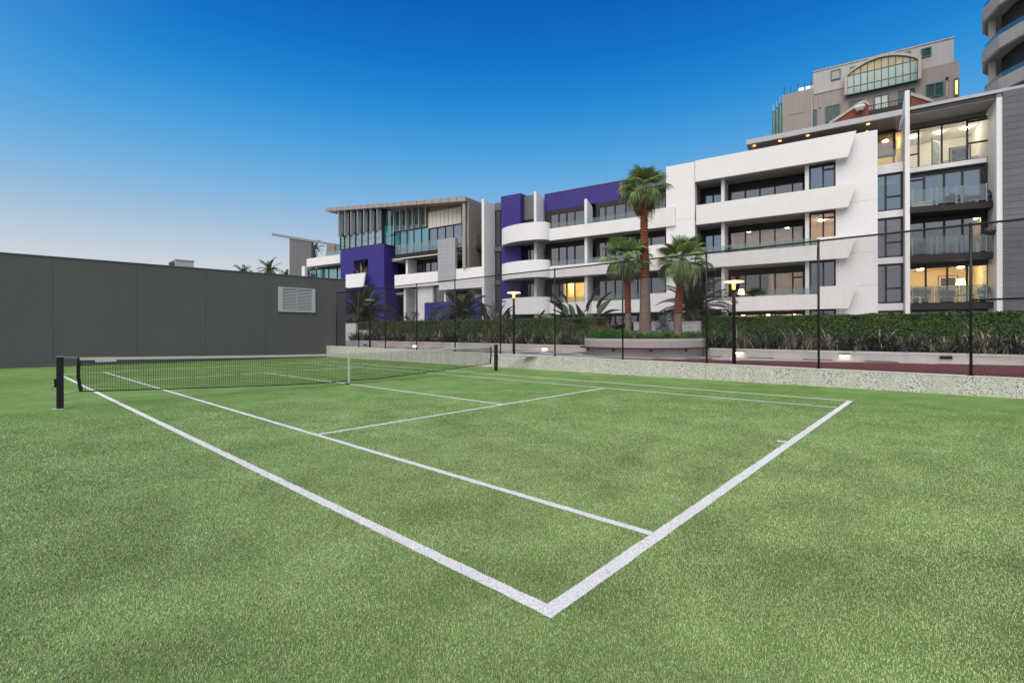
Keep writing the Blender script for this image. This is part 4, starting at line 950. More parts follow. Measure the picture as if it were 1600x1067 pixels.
    for i in range(3):
        m = MB()
        for (a, bb, c, d) in zip(arcp[:-1], arcp[1:], inner[1:], inner[:-1]):
            z0, z1 = cbot[i], ctop[i]
            m.quad((*a, z0), (*bb, z0), (*bb, z1), (*a, z1)).quad((*d, z1), (*c, z1), (*c, z0), (*d, z0)).quad((*a, z1), (*bb, z1), (*c, z1), (*d, z1)).quad((*d, z0), (*c, z0), (*bb, z0), (*a, z0))
        m.build('rounded_balcony_front', 'white', b.r)
        MB().prism(inner+[(cB, W+.02), (cA, W+.02)], cbot[i]+.02, cbot[i]+.24, 'z').build('rounded_balcony_slab', 'soffit', b.r)
    b.box('rear_wall', 'white', sR+.02, S(780, W), -9.3, -9.0, GZ, zroof-.3)
    return dict(b=b, lev=lev, tops=tops, W=W)
BI = block_b()

# ---------------------------------------------------------------- A: glass-topped block with purple base
def block_a():
    b = Bld('glass_topped_block', 'block with glass upper storey and flat metal roof above a purple base'); Z = b.Z; S = b.S
    # white fin at its right end
    q0, q1 = S(756.5, .6), S(752.8, .6); qz_ = Z(754, 311, .6)
    zj1, zj2 = Z(754, 381, .6), Z(754, 436, .6)
    for lo, hi in ((GZ-.1, zj2-.005), (zj2+.005, zj1-.005)): b.box('fin_panel', 'white', q0, q1, -1.6, .6, lo, hi)
    MB().prism([(.6, zj1+.005), (.6, qz_), (-1.6, qz_-.30), (-1.6, zj1+.005)], q0, q1, 'x').build('fin_panel', 'white', b.r)
    # roof blade in folded metal panels
    rs0, rs1 = S(727.5, .9), S(508, .9); zr0, zr1 = Z(727.5, 307.3, .9), Z(508, 325, .9); zb0, zb1 = Z(727.5, 314, .9), Z(508, 330.5, .9)
    n = 20
    for k in range(n):
        t0, t1 = k/n, (k+1)/n; f = lambda a, c, t: a+(c-a)*t
        MB().prism([(f(rs0, rs1, t0)+.03, f(zr0, zr1, t0)), (f(rs0, rs1, t1)-.03, f(zr0, zr1, t1)), (f(rs0, rs1, t1)-.03, f(zb0, zb1, t1)), (f(rs0, rs1, t0)+.03, f(zb0, zb1, t0))], .8, .9).build('roof_panel', 'champagne', b.r)
    MB().prism([(rs0, zr0-.02), (rs1, zr1-.02), (rs1, zb1+.02), (rs0, zb0+.02)], -8, .78).build('roof_slab', 'bronze', b.r)
    # brown side return
    sd0 = rs0; zc = Z(727, 419, .6)
    for k in range(4):
        d1 = .6-1.1*k; b.box('side_panel', 'bronze', sd0-.12, sd0, d1-1.08, d1, zc, zb0-.01)
    b.box('edge_column', 'champagne', S(727.0, .62), S(722.5, .62), .3, .62, Z(724, 419, .62), zb0-.01)
    b.window(q1+.02, sd0-.13, -2.2, Z(740, 372, -2), Z(740, 345, -2), (.5,), 'glass_dark', fw=.1); b.box('brown_wall', 'bronze', q1+.01, sd0-.125, -2.4, -2.25, zc, zb0-.4)
    b.rail(q1+.02, S(737, -.6), -.6, Z(745, 384, -.6), Z(745, 367, -.6), 1); b.box('balcony_slab', 'dark', q1+.02, sd0-.13, -2.2, -.5, Z(745, 390, -.6), Z(745, 384, -.6)-.003)
    # glazed upper storey: right part
    W = -.6; zs = Z(650, 397, W); zg = Z(650, 325, W); zm = b.Zm((620, 362), (670, 354), W)
    sgl, sgr = S(615, W), S(722, W); sw = S(670.5, W)
    k = 7
    b.window(sw+.003, sgl, W, zm+.02, zg, (.2, .42, .62, .83), 'glass_teal', 'bronze', fw=.12); b.window(sw+.003, sgl, W, zs, zm, (.2, .42, .62, .83), 'glass_teal', 'frame', fw=.08)
    b.window(sgr, sw-.003, W, zs, Z(700, 353, W), (.25, .5, .75), 'glass_dark', fw=.06)
    for i in range(8):
        a = sw-.003+(sgr-sw)*i/8; c = sw-.003+(sgr-sw)*(i+1)/8; b.box('cladding_panel', 'cream_panel', a-.02, c+.02, W-.1, W+.12, Z(700, 352.6, W), Z(700, 327.5, W))
    b.box('upper_wall', 'bronze', sgr, sw-.003, W-.15, W-.01, Z(700, 327, W), zg+.3)
    for i in range(6):
        s_ = sgl+(sw-sgl)*(i+.4)/5.6; b.box('sun_fin', 'champagne' if i > 2 else 'cladding_grey', s_-.06, s_+.06, W+.01, W+.35, zm-.05, zg+.1)
    # glazed upper storey: left part (glass on three sides, sky seen through)
    L0 = S(597, .3); L1 = S(531, .3); zt_l = b.Zm((531, 330), (597, 322), .3); zb_l = b.Zm((533, 389.5), (596, 382.5), .3)
    zmid = b.Zm((540, 366), (590, 358), .3)
    b.window(L0, L1, .3, zb_l, zmid-.02, (.16, .32, .47, .62, .77, .9), 'glass_clear', 'frame', fw=.07); b.window(L0, L1, .3, zmid+.02, zt_l, (.16, .32, .47, .62, .77, .9), 'glass_teal', 'frame', fw=.07)
    for i in range(7): s_ = L0+(L1-L0)*(i+.25)/6.6; b.box('sun_fin', 'cladding_grey', s_-.045, s_+.045, .31, .75, zmid-.25, zt_l+.05)
    for dd in (-3.6,): b.window(L0, L1, dd, zb_l, zt_l, (.2, .4, .6, .8), 'glass_clear', 'frame', fw=.08, hbars=tuple((j, .45) for j in range(5)))
    for ss in (L1-.1, ): MB().box(ss, ss+.08, -3.5, .19, zmid-.05, zmid+.05).build('transom', 'frame', b.r); MB().box(ss, ss+.02, -3.5, .19, zb_l, zt_l).build('pane', 'glass_teal', b.r); MB().box(ss, ss+.08, -1.8, -1.7, zb_l, zt_l).build('mullion', 'frame', b.r)
    b.box('corner_glass', 'glass_teal', S(613, -.2), L0-.005, .0, .02, zb_l, zt_l); b.box('corner_post', 'frame', L0-.09, L0-.006, .03, .25, zb_l-.02, zt_l)
    b.box('upper_floor', 'interior', L0, L1-.12, -3.5, .18, zb_l-.25, zb_l-.003)
    # purple box
    u0, u1 = S(598, .35), S(532.3, .35); wz1, wz0 = b.Zm((553, 407), (575, 405), .35), b.Zm((553, 432), (575, 432), .35); w0, w1 = S(575, .35), S(553, .35)
    for (a, c, lo, hi) in ((u0, w0, wz0, wz1), (w1, u1, wz0, wz1), (u0, u1, wz1+.004, zb_l-.02), (u0, u1, GZ-.1, wz0-.004)): b.box('purple_panel', 'purple', a, c, .1, .35, lo, hi)
    b.box('purple_return', 'purple', S(616.5, -1.5)+.0, u0-.003, -1.9, -1.5, GZ-.1, zb_l-.1)
    MB().prism([(-1.5, GZ-.1), (.35, GZ-.1), (.35, zb_l-.02), (-1.5, zb_l-.02)], u0-.2, u0-.004, 'x').build('purple_return', 'purple', b.r)
    b.box('niche_back', 'interior_dark', w0-.3, w1+.3, -1.6, -1.5, wz0-.3, wz1+.3); b.box('side_wall', 'white', u1-.02, u1+.15, -8, .05, GZ, zb_l-.3)
    # white balcony box below the niche
    x0, x1 = S(570.5, 1.0), S(540, 1.0); y1, y0 = b.Zm((541, 429), (569, 426.5), 1.0), b.Zm((541, 450), (567, 448), 1.0)
    MB().prism([(x0, y1), (x1, y1), (x1, y0), (x0+.35, y0)], .85, 1.0).build('balcony_front', 'white', b.r); b.box('balcony_slab', 'soffit', x0+.36, x1, .352, .84, y0, y0+.2)
    # middle storeys: white bands
    zb_t, zb_b = b.Zm((616, 430), (684, 424), .5), b.Zm((616, 450), (684, 446), .5); zlow = b.Zm((626, 451), (690, 447), .2)
    ws0, ws1 = S(753, .5), S(616.4, .5); g0, g1 = S(711, .62), S(684, .62)
    b.box('white_band', 'white', g1+.003, ws1, .3, .5, zb_b, zb_t); b.box('white_band', 'white', ws0+.0, g0-.003, .3, .5, b.Zm((712, 441), (752, 438), .5), b.Zm((712, 420), (752, 417), .5))
    gz1, gz0 = Z(697, 373, .62), Z(697, 438, .62)
    for i in range(11): b.box('grey_cladding_board', 'cladding_grey', g0, g1, .3, .62, gz0+(gz1-gz0)*i/11+.004, gz0+(gz1-gz0)*(i+1)/11-.004)
    b.box('white_band', 'white', ws0, g1+.0, .28, .48, gz0-.85, gz0-.006)
    # upper balcony slab with glass rail
    sl0, sl1 = S(684, .55), S(618, .55); zsl = b.Zm((616, 399), (684, 389), .55); b.box('balcony_slab', 'dark', sl0+.003, sl1, W+.002, .55, zsl-.42, zsl); b.rail(sl0+.05, sl1, .5, zsl, zsl+.95, 4)
    b.box('slab_edge_trim', 'cream_panel', sl0+.004, sl1+.2, .3, .57, zsl-.50, zsl-.423)
    b.rail(S(722, .4), g0-.05, .4, Z(717, 387, .4), Z(717, 370, .4), 1); b.box('balcony_slab', 'dark', S(722, .4), g0-.004, W, .35, Z(717, 393, .4), Z(717, 387, .4))
    # recessed openings of the middle storey
    R1 = -1.2
    b.box('column', 'white', S(637, .1), S(634, .1), R1, .1, zb_t-.3, zsl-.52)
    b.window(S(684, R1), S(648, R1), R1, zb_t-.2, zsl-.52, (.3, .55, .7), 'glass_dark', fw=.1, head=.25); b.box('recess_wall', 'white', S(648, R1), S(636, R1), R1-.2, R1, zb_t-.3, zsl-.52)
    b.window(S(752, R1), g0, R1, Z(730, 421, R1), Z(730, 393, R1), (.3, .6), 'glass_dark', fw=.1, head=.2); b.box('recess_ceiling', 'soffit', S(752, R1), S(620, R1), R1-.3, .28, zsl-.60, zsl-.52) if False else None
    # ground storeys
    zl1 = gz0-.86
    b.box('white_wall', 'white', S(676, .1), S(652.5, .1), -.2, .1, GZ-.1, zb_b-.01); b.box('column', 'white', S(634, .1), S(630.5, .1), R1, .1, GZ-.1, zb_b-.01); b.box('recess_wall', 'white', S(650, R1), S(633, R1), R1-.2, R1, GZ-.1, zb_b)
    b.window(S(693, -.1), S(676, -.1)-.004, -.1, GZ, zb_b-.02, (.02,), 'glass_dark', fw=.1, hbars=((1, .72),)) if False else b.window(S(693, -.1), S(676, -.1)-.004, -.1, GZ+.1, zb_b-.02, (), 'glass_dark', fw=.1, hbars=((0, .72),))
    b.box('column', 'white', S(696.5, .1), S(693.3, .1), R1, .1, GZ-.1, zb_b-.01)
    b.window(S(752, R1), S(712, R1), R1, GZ+.1, zl1-.02, (.3, .55), 'glass_dark', fw=.1, head=.3); b.box('recess_wall', 'white', S(712, R1), S(697, R1), R1-.2, R1, GZ-.1, zl1)
    b.box('purple_balcony_wall', 'purple', S(751, .3), S(663, .3), .12, .3, GZ-.1, b.Zm((664, 473), (750, 469), .3))
    b.box('rear_partition', 'interior_dark', q1, S(534, -4), -4.6, -4.4, GZ, zb_l-.3)
    b.box('floor_plate', 'interior', q1+.1, S(600, -3), -4.3, -1.35, zl1, zl1+.25); b.box('floor_plate', 'interior', sgr, L0-.1, -4.3, W-.16, zsl-.4, zsl-.05)
    # left wing with white parapet and terrace glass
    v0, v1 = S(532.5, -.5)+.2, S(479, -.5); pz1, pz0 = b.Zm((479, 404.5), (532, 397.5), -.5), b.Zm((479, 416.5), (532, 411), -.5)
    b.box('wing_parapet', 'white', v0, v1, -.75, -.5, pz0, pz1); b.box('wing_slab', 'soffit', v0, v1-.01, -7, -.76, pz0+.02, pz0+.35)
    b.window(v0, S(481, -2), -2, GZ+3, pz0+.01, (.12, .3, .5, .62, .8), 'glass_teal', fw=.09, head=.1); b.box('wing_column', 'white', S(476, -.6), S(471.5, -.6), -.9, -.6, GZ, b.Zm((472, 416), (476, 416), -.6)) 
    b.box('rear_partition', 'interior_dark', v0, v1, -6.9, -6.7, GZ, pz0); b.rail(v0, S(509.5, -.6), -.6, pz1-.01, b.Zm((512, 393.5), (530, 391), -.6), 2, posts=False)
    b.box('terrace_screen', 'bronze', S(523, -2.4), S(511.5, -2.4), -2.5, -2.4, pz1-.3, Z(517, 381.5, -2.4)); b.box('terrace_glass', 'glass_teal', S(533, -2.4), S(523, -2.4)-.01, -2.5, -2.45, pz1-.3, Z(527, 382, -2.4))
    return dict(b=b)
AI = block_a()
def canopy_wall():
    fr = K; b = Bld('canopy_screen_wall', 'tall grey screen wall with thin cantilevered roof blade at left', cat='wall'); D0 = -3.5; S = lambda x, d=D0: fr.S(x, d); Z = lambda x, y, d=D0: fr.Z(x, y, d)
    w0, w1 = S(486.5), S(452.3); MB().prism([(w0, .2), (w0, Z(486, 378)), (w1, Z(453, 371)), (w1, .2)], D0-.35, D0).build('screen_panel', 'facade_grey', b.r)
    b.box('lit_edge_strip', 'cream_panel', w1+.002, w1+.10, D0-.36, D0+.01, .2, Z(453, 371))  # light on the screen's edge, put in as a cream-coloured strip
    a0, a1 = S(533), S(426); MB().prism([(a0, Z(533, 382.5)), (a1, Z(426, 364.5)), (a1, Z(426, 368.5)), (a0, Z(533, 385.5))], D0-1.2, D0+.1).build('roof_blade', 'roof_metal', b.r)
    MB().prism([(S(523), Z(523, 384)), (S(511), Z(511, 381)), (S(508.5), Z(508.5, 402)), (S(523), Z(523, 400))], D0-.36, D0-.02).build('screen_return', 'bronze', b.r)
canopy_wall()

# ================================================================== BACKGROUND TOWERS
def tower_f():
    fr = Frame(pdepth(1340, 150, 58), 100.0); b = Bld('taupe_apartment_tower', 'taupe tower with arched glass bay rising behind the white block', fr); S = b.S; Z = b.Z; DB = -14
    zb = 12.0
    # pale top box
    t1, t0 = b.Zm((1271, 113), (1491, 60)), b.Zm((1272, 147.5), (1490, 98)); s0, s1 = S(1491), S(1271)
    b.box('upper_storey', 'tower_pale', s0, s1, DB, 0, t0, t1); b.box('roof_edge', 'tower_trim', s0-.05, s1+.05, DB-.1, .08, t1, t1+.12)
    # main body
    m1 = b.Zm((1500, 99), (1440, 114), .25); b.box('main_wall', 'tower_taupe', S(1500, .2), S(1271, .2), DB-.5, .2, zb, t0-.02); b.box('side_bay', 'tower_taupe', S(1500, .2)+.0, S(1491, .2), DB-.6, .22, t0-.03, Z(1496, 97, .2))
    bl = b.Zm((1223, 150), (1270, 137), .2); b.box('left_wing', 'tower_taupe', S(1271, .2)+.01, S(1223, .2), DB, .2, zb, bl); b.box('inset_panel', 'tower_taupe', S(1257, .2), S(1233, .2), .2, .24, Z(1245, 178, .2), Z(1245, 159, .2))
    for x in (1226, 1236, 1247, 1258, 1268):
        s = S(x, .1); MB().tube([(s, .0, bl-.1), (s, 0, bl+1.05)], .06, 6).build('terrace_post', 'teal_frame', b.r)
    b.box('terrace_glass', 'glass_tower', S(1270, -.5), S(1246, -.5), -.5, -.48, bl, bl+.7)
    # curved glazed corner
    for k in range(3):
        xa, xb = 1222.5-5.2*k, 1222.5-5.2*(k+1); d = -.6-1.0*k; zt = Z(1215, 163+5*k, d)
        b.window(S(xa, d), S(xb, d), d, zb, zt, (), 'tower_glass_pale', 'teal_frame', fw=.12, hbars=((0, .35), (0, .7)))
        s = S(xb+2, d); MB().tube([(s, d, zt), (s, d, zt+.9)], .05, 6).build('terrace_post', 'tower_trim', b.r)
    b.box('corner_core', 'interior_dark', S(1222, -2), S(1210, -2), -8, -3.4, zb, Z(1215, 175, -2))
    # windows in the pale storey and below
    def win(x0, x1, ya, yb, d, cuts=(.5,), g='tower_glass', hb=()):
        c = (x0+x1)/2; b.window(S(x0, d), S(x1, d), d+.13, Z(c, yb, d), Z(c, ya, d), cuts, g, 'teal_frame', fw=.10, hbars=hb, dep=.12)
    for a in ((1299, 1314, 110, 125, 0, ()), (1329, 1345, 104, 119, 0, ()), (1439.5, 1456, 75.5, 89.5, 0, ()), (1409, 1424, 82, 96, 0, ()), (1290, 1313, 165, 190, .2), (1327, 1351, 157, 175, .2), (1269.5, 1277, 172, 200, .2, ()), (1447, 1475, 130.5, 152, .2), (1404, 1431, 140, 160, .2)): win(*a)
    win(1366, 1389, 149, 174, .2, (.5,), 'linen'); win(1491, 1499, 123, 149.5, .24, (), 'glass_clear'); b.box('white_door', 'cushion', S(1388, .2), S(1367, .2), .205, .215, Z(1377, 173, .2), Z(1377, 150, .2))  # white door, with a pale panel behind its panes
    b.box('window_glow', 'lamp_warm', S(1498, .2), S(1492.5, .2), .205, .225, Z(1495, 148, .2), Z(1495, 126, .2))  # glowing panel stands in for the lit room behind this window
    # arched bay
    A0, A1 = S(1434.5, .7), S(1324.5, .7); zb0 = b.Zm((1324, 149), (1434, 125.5), .7); zs = b.Zm((1324, 119), (1434, 95), .7); zt = b.Zm((1362, 94), (1400, 86), .7)
    n = 16; pts = [(A0+(A1-A0)*k/n, zs+(zt-zs)*math.sin(math.pi*(k/n))**.8) for k in range(n+1)]
    MB().prism([(A0, zb0)]+pts+[(A1, zb0)], .2+.01, .45).build('bay_back', 'interior_dark', b.r)
    m = MB()
    for (xa, za), (xb, zb_) in zip(pts[:-1], pts[1:]): m.prism([(xa, za), (xb, zb_), (xb, zb_+.3), (xa, za+.3)], .2, 1.0)
    m.box(A0-.3, A0, .21, 1.0, zb0, zs+.35).box(A1, A1+.3, .21, 1.0, zb0, zs+.35); m.build('bay_arch', 'tower_trim', b.r)
    fr_ = MB(); ncol = 10; eds = [A0+(A1-A0)*k/ncol for k in range(ncol+1)]; zr = [zb0, zb0+(zs-zb0)*.38, zs]
    hh = lambda s: zs+(zt-zs)*math.sin(math.pi*min(max((s-A0)/(A1-A0), 0), 1))**.8
    for e in eds[1:-1]: fr_.box(e-.04, e+.04, .72, .8, zb0, hh(e))
    for z in zr: fr_.box(A0, A1, .72, .79, z-.04, z+.04)
    w_ = fr_.build('bay_window', 'teal_frame', b.r)
    for p, q in zip(eds[:-1], eds[1:]):
        for u, v in zip(zr[:-1], zr[1:]): MB().box(p+.04, q-.04, .74, .75, u+.04, v-.04).build('pane', 'tower_glass_pale', w_)
        MB().prism([(p+.04, zs+.04), (q-.04, zs+.04), (q-.04, hh(q-.05)-.02), (p+.04, hh(p+.05)-.02)], .74, .75).build('pane', 'tower_glass_warm', w_)
    for x in (1333, 1422): MB().lathe([(.1, zs+.1), (.1, zs+.25)], 8, (S(x, .6), .58)).build('ceiling_light', 'lamp_warm', b.r)
    # downpipes
    for x, y0, y1 in ((1269, 152, 205), (1282, 150, 168), (1480, 122, 152)):
        s = S(x, .3); MB().tube([(s, .3, Z(x, y1, .3)), (s, .3, Z(x, y0, .3))], .09, 6).build('downpipe', 'tower_trim', b.r)
    b.box('rain_head', 'frame', S(1482.5, .35), S(1478, .35), .22, .5, Z(1480, 125, .3), Z(1480, 121.5, .3))
    b.box('light_strip', 'tower_trim', S(1436, .3), S(1272, .3), .2, .28, t0-.16, t0-.03)
tower_f()
def brick_gable():
    fr = Frame(pdepth(1370, 170, 47), 100.0); b = Bld('brick_gabled_building', 'red brick gable and railed terrace behind the metal roof', fr); S = b.S; Z = b.Z
    P = [(1296, 196), (1345, 163.5), (1352, 161), (1358, 166), (1358, 200), (1296, 200)]; poly = [(S(x), Z(x, y)) for x, y in P]
    MB().prism([(p[0], max(p[1], 0)) for p in poly[:4]]+[(S(1358), 10), (S(1296), 10)], -4, 0).build('gable_wall', 'brick_red', b.r)
    m = MB()
    for (xa, za), (xb, zb_) in zip(poly[:3], poly[1:4]): m.prism([(xa, za), (xb, zb_), (xb, zb_+.28), (xa, za+.28)], -.3, .12)
    m.build('gable_coping', 'tower_trim', b.r)
    zt = b.Zm((1358, 171), (1412, 163)); b.box('terrace_parapet', 'dark', S(1414), S(1358)-.01, -4, -.1, 10, zt); zr = b.Zm((1358, 164), (1412, 154))
    b.box('terrace_handrail', 'frame', S(1414), S(1358)-.02, -.2, -.14, zr-.06, zr)
    for k in range(14): s = S(1414)+(S(1358)-.1-S(1414))*(k+.5)/14; b.box('baluster', 'frame', s-.02, s+.02, -.19, -.15, zt, zr-.06)
    P2 = [(1424, 172), (1424, 150), (1458, 161), (1462, 172)]; pl = [(S(x), Z(x, y)) for x, y in P2]
    MB().prism([pl[0], pl[1], pl[2], (pl[3][0], pl[3][1])], -4, .0).build('gable_wall', 'brick_red', b.r); MB().prism([pl[1], pl[2], (pl[2][0], pl[2][1]+.3), (pl[1][0], pl[1][1]+.3)], -.3, .12).build('gable_coping', 'tower_trim', b.r)
    b.box('base_block', 'brick_red', S(1462), S(1296), -4.2, -4.01, 0, 10)
    for x, y in ((1341, 176), (1347, 174.5)): MB().lathe([(.12, Z(x, y)), (.3, Z(x, y)+.3), (.25, Z(x, y)+.5)], 10, (S(x), .4)).build('planter_pot', 'linen', b.r)
brick_gable()
def tower_g():
    c = pdepth(1700, 60, 36); b = thing('concrete_tower', 'concrete tower with stacked rounded balconies at the top right edge', 'building', (c[0], c[1], 0), R_(10))
    Rr = np.linalg.norm((pdepth(1577, 60, 36)-c)[:2])*.985; n = 16
    MB().lathe([(Rr*.80, 0), (Rr*.80, 46)], n).build('core', 'dark', b)
    dep = 36; zsl = [CAM[2]+(HY-y)/FPX*dep*0.93 for y in (108, 33)]; step = zsl[1]-zsl[0]
    for k in range(-1, 6):
        z = zsl[0]+step*k
        MB().lathe([(Rr*.82, z+.12), (Rr*.97, z+.02), (Rr*.99, z+.10), (Rr*1.0, z+1.05), (Rr*.965, z+1.05), (Rr*.96, z+.25), (Rr*.82, z+.24)], n).build('balcony_ring', 'tower_concrete', b)
        for i in range(n):
            if i % 2: continue
            a = 2*math.pi*i/n; MB().box(-.1, .1, -.2, .2, z+1.06, z+step+.1).build('fin_column', 'tower_concrete', b).location = (Rr*.9*math.cos(a), Rr*.9*math.sin(a), 0)
        MB().lathe([(Rr*.975, z+1.06), (Rr*.975, z+1.5), (Rr*.97, z+1.5), (Rr*.97, z+1.06)], n).build('glass_screen', 'glass_rail', b)
tower_g()

# ================================================================== PALMS AND PLANTING
def fan_leaf_mesh(seed, R=.85, pet=1.0, droop=.5, dead=False):
    rr = random.Random(seed); m = MB(); n = 30; cx = pet
    # petiole along +x, slightly arched
    pts = [(cx*t, 0, -.10*t*t*pet) for t in np.linspace(0, 1, 5)]
    m.tube(pts, [.022, .018, .014, .011, .009], 4); hub = np.array(pts[-1])
    for i in range(n):
        a0 = R_(-125+250*i/n); a1 = R_(-125+250*(i+1)/n); am = (a0+a1)/2; L = R*(.78+.22*math.cos(am))*rr.uniform(.92, 1.05); fold = .035
        def at(r, a, up=0): d = -droop*max(0, r-.45*R)**1.6*(1.2+.5*rr.random())-.05*r; return hub+np.array([r*math.cos(a), r*math.sin(a), d+up+.22*abs(math.sin(a))*r*.5])
        b0 = at(.03, am); l1, c1, r1 = at(.5*L, a0), at(.5*L, am, fold), at(.5*L, a1); l2, c2, r2 = at(.76*L, am+(a0-am)*.62), at(.76*L, am, .02), at(.76*L, am+(a1-am)*.62); t = at(L, am+rr.uniform(-.03, .03)); t[2] -= droop*.18*rr.uniform(.4, 1.6)
        k = len(m.v); m.v += [tuple(x) for x in (b0, l1, c1, r1, l2, c2, r2, t)]
        m.f += [(k, k+1, k+2), (k, k+2, k+3), (k+1, k+4, k+5, k+2), (k+2, k+5, k+6, k+3), (k+4, k+7, k+5), (k+5, k+7, k+6)]
    return m.mesh('fan_frond')
FANS = [fan_leaf_mesh(i, .85, rnd, dr) for i, (rnd, dr) in enumerate(((.95, .5), (1.05, .9), (.9, 1.5), (.8, .35)))]
DEADF = [fan_leaf_mesh(20+i, .75, .8, 2.6) for i in range(2)]
for me in FANS: me.materials.append(MATS['leaf_fan'])
for me in DEADF: me.materials.append(MATS['leaf_dead'])
def trunk_mesh(pts, rad, z0, z1, ring=.12, n=14, jag=.0):
    """lathe-like trunk with leaf-scar rings between heights z0..z1 along pts"""
    P = [np.array(p, float) for p in pts]; zs = np.arange(z0, z1, ring/2); m = MB(); prof = []
    for i, z in enumerate(zs):
        t = z; c = np.array([np.interp(t, [p[2] for p in P], [p[0] for p in P]), np.interp(t, [p[2] for p in P], [p[1] for p in P]), z]); r = np.interp(t, [q[0] for q in rad], [q[1] for q in rad])
        prof.append((c, r*(1+(jag if i % 2 else -jag*.3))))
    for c, r in prof:
        for k in range(n): a = 2*math.pi*k/n; rr = r*(1+random.uniform(-jag, jag)*.6); m.v.append((c[0]+rr*math.cos(a), c[1]+rr*math.sin(a), c[2]+(random.uniform(-.02, .02) if jag else 0)))
    for i in range(len(prof)-1):
        for k in range(n): j = (k+1) % n; m.f.append((i*n+k, i*n+j, (i+1)*n+j, (i+1)*n+k))
    return m
def fan_palm(label, px, py, dq, crown_px, crown_py, r0, r1, redfrac, nf, ndead, sc_, seed):
    rnd = random.Random(seed); d = dq; base = Q.hit(px, py, d); ztop = Q.Z(crown_px, crown_py, d); top = Q.hit(crown_px, crown_py, d)
    z0 = RIMZ-.12; r = thing('fan_palm', label, 'palm', (base[0], base[1], z0), 0, 'fan palms in the curved planter'); H = ztop-z0; off = top-base
    pts = [(0, 0, 0), (off[0]*.4, off[1]*.4, H*.5), (off[0], off[1], H)]; rad = [(0, r0), (.35, r0*.86), (H*.25, r0*.72), (H*.7, r1), (H, r1*.95)]; zr = H*redfrac
    trunk_mesh(pts, rad, 0, zr, .10, 16, .02).build('trunk', 'trunk_grey', r, True)
    trunk_mesh(pts, [(a, b*1.06) for a, b in rad], zr-.05, H+.05, .13, 14, .13).build('fibrous_upper_trunk', 'trunk_red', r)
    for i in range(nf):
        t = (i+.5)/nf; el = R_(82-112*t**.9)+rnd.uniform(-.1, .1); az = i*2.39996+rnd.uniform(-.2, .2); me = FANS[3 if t < .2 else (0 if t < .45 else (1 if t < .7 else 2))]
        o = link('frond', me, None, r); o.location = (off[0], off[1], H-.05+.12*(1-t)); o.rotation_euler = (rnd.uniform(-.3, .3), -el, az); k = sc_*rnd.uniform(.85, 1.1); o.scale = (k, k, k)
    for i in range(ndead):
        o = link('dead_frond', DEADF[i % 2], None, r); o.location = (off[0], off[1], H-.25); o.rotation_euler = (rnd.uniform(-.3, .3), R_(rnd.uniform(35, 65)), rnd.uniform(0, 6.28)); k = sc_*rnd.uniform(.7, .95); o.scale = (k, k, k)
dp = BUL*.25
fan_palm('tallest fan palm, middle of the three in the curved planter', 1008.5, 517, dp+.1, 1005.5, 296, .33, .155, .42, 38, 6, .70, 1)
fan_palm('shorter fan palm at the left of the curved planter', 982, 516, dp+.2, 979, 404, .19, .135, .34, 34, 4, .72, 2)
fan_palm('shorter fan palm at the right of the curved planter', 1057.5, 520, dp+.1, 1065, 408, .24, .14, .36, 34, 5, .72, 3)

def date_frond_mesh(seed, L=2.3, droop=1.2, nleaf=46, ll=.42):
    rr = random.Random(seed); m = MB(); P = []; p = np.array([0., 0, 0]); e = .0
    for k in range(13): P.append(p.copy()); t = k/12; e = -droop*t**1.5; p = p+np.array([math.cos(e), 0, math.sin(e)])*L/12
    m.tube(P, [.025*(1-.8*k/12)+.003 for k in range(13)], 4)
    for i in range(nleaf):
        t = .12+.86*i/nleaf; j = t*12; k = int(j); q = P[k]+(P[min(k+1, 12)]-P[k])*(j-k); tg = P[min(k+1, 12)]-P[max(k-1, 0)]; tg /= np.linalg.norm(tg); l = ll*math.sin(math.pi*(.12+.8*t))**.6*rr.uniform(.85, 1.1)
        for sgn in (-1, 1):
            dirv = tg*.55+np.array([0, sgn*.8, 0])+np.array([0, 0, .25]); dirv /= np.linalg.norm(dirv); tip = q+dirv*l+np.array([0, 0, -.12*l*rr.uniform(.3, 2)]); mid = q+dirv*l*.5; wv = tg*.028
            b = len(m.v); m.v += [tuple(q), tuple(mid+wv), tuple(tip), tuple(mid-wv)]; m.f.append((b, b+1, b+2, b+3))
    return m.mesh('date_frond')
DATES = [date_frond_mesh(i, 2.3, d) for i, d in enumerate((.9, 1.4, 1.9))]
for me in DATES: me.materials.append(MATS['leaf_date'])
def date_palm(label, loc, H, nf, sc_, seed, r0=.2, lo=-20, hi=80, tmat='trunk_grey', group='feather palms'):
    rnd = random.Random(seed); r = thing('feather_palm', label, 'palm', loc, 0, group)
    trunk_mesh([(0, 0, 0), (0, 0, H)], [(0, r0*1.15), (H, r0)], 0, H+.05, .14, 12, .12).build('trunk', tmat, r)
    for i in range(nf):
        t = (i+.5)/nf; el = R_(hi+(lo-hi)*t)+rnd.uniform(-.12, .12); az = i*2.39996+rnd.uniform(-.3, .3); o = link('frond', DATES[min(2, int(t*3))], None, r); o.location = (0, 0, H); o.rotation_euler = (rnd.uniform(-.4, .4), -el, az); k = sc_*rnd.uniform(.85, 1.1); o.scale = (k, k, k)
def qloc(px, py, d, z): p = Q.hit(px, py, d); return (p[0], p[1], z)
gz = .75
date_palm('large dark feather palm behind the curved planter beside white wall', qloc(1083, 470, -3.6, gz), Q.Z(1083, 488, -3.6)-gz, 40, 1.05, 11, .30)
date_palm('feather palm beside the grey wall in front of the purple block', qloc(566, 480, -3.4, gz), Q.Z(566, 494, -3.4)-gz, 54, 1.3, 12, .22)
date_palm('feathery palm behind the left hedge before the purple balcony', qloc(724, 480, -3.6, gz), Q.Z(724, 494, -3.6)-gz, 44, .95, 13, .16)
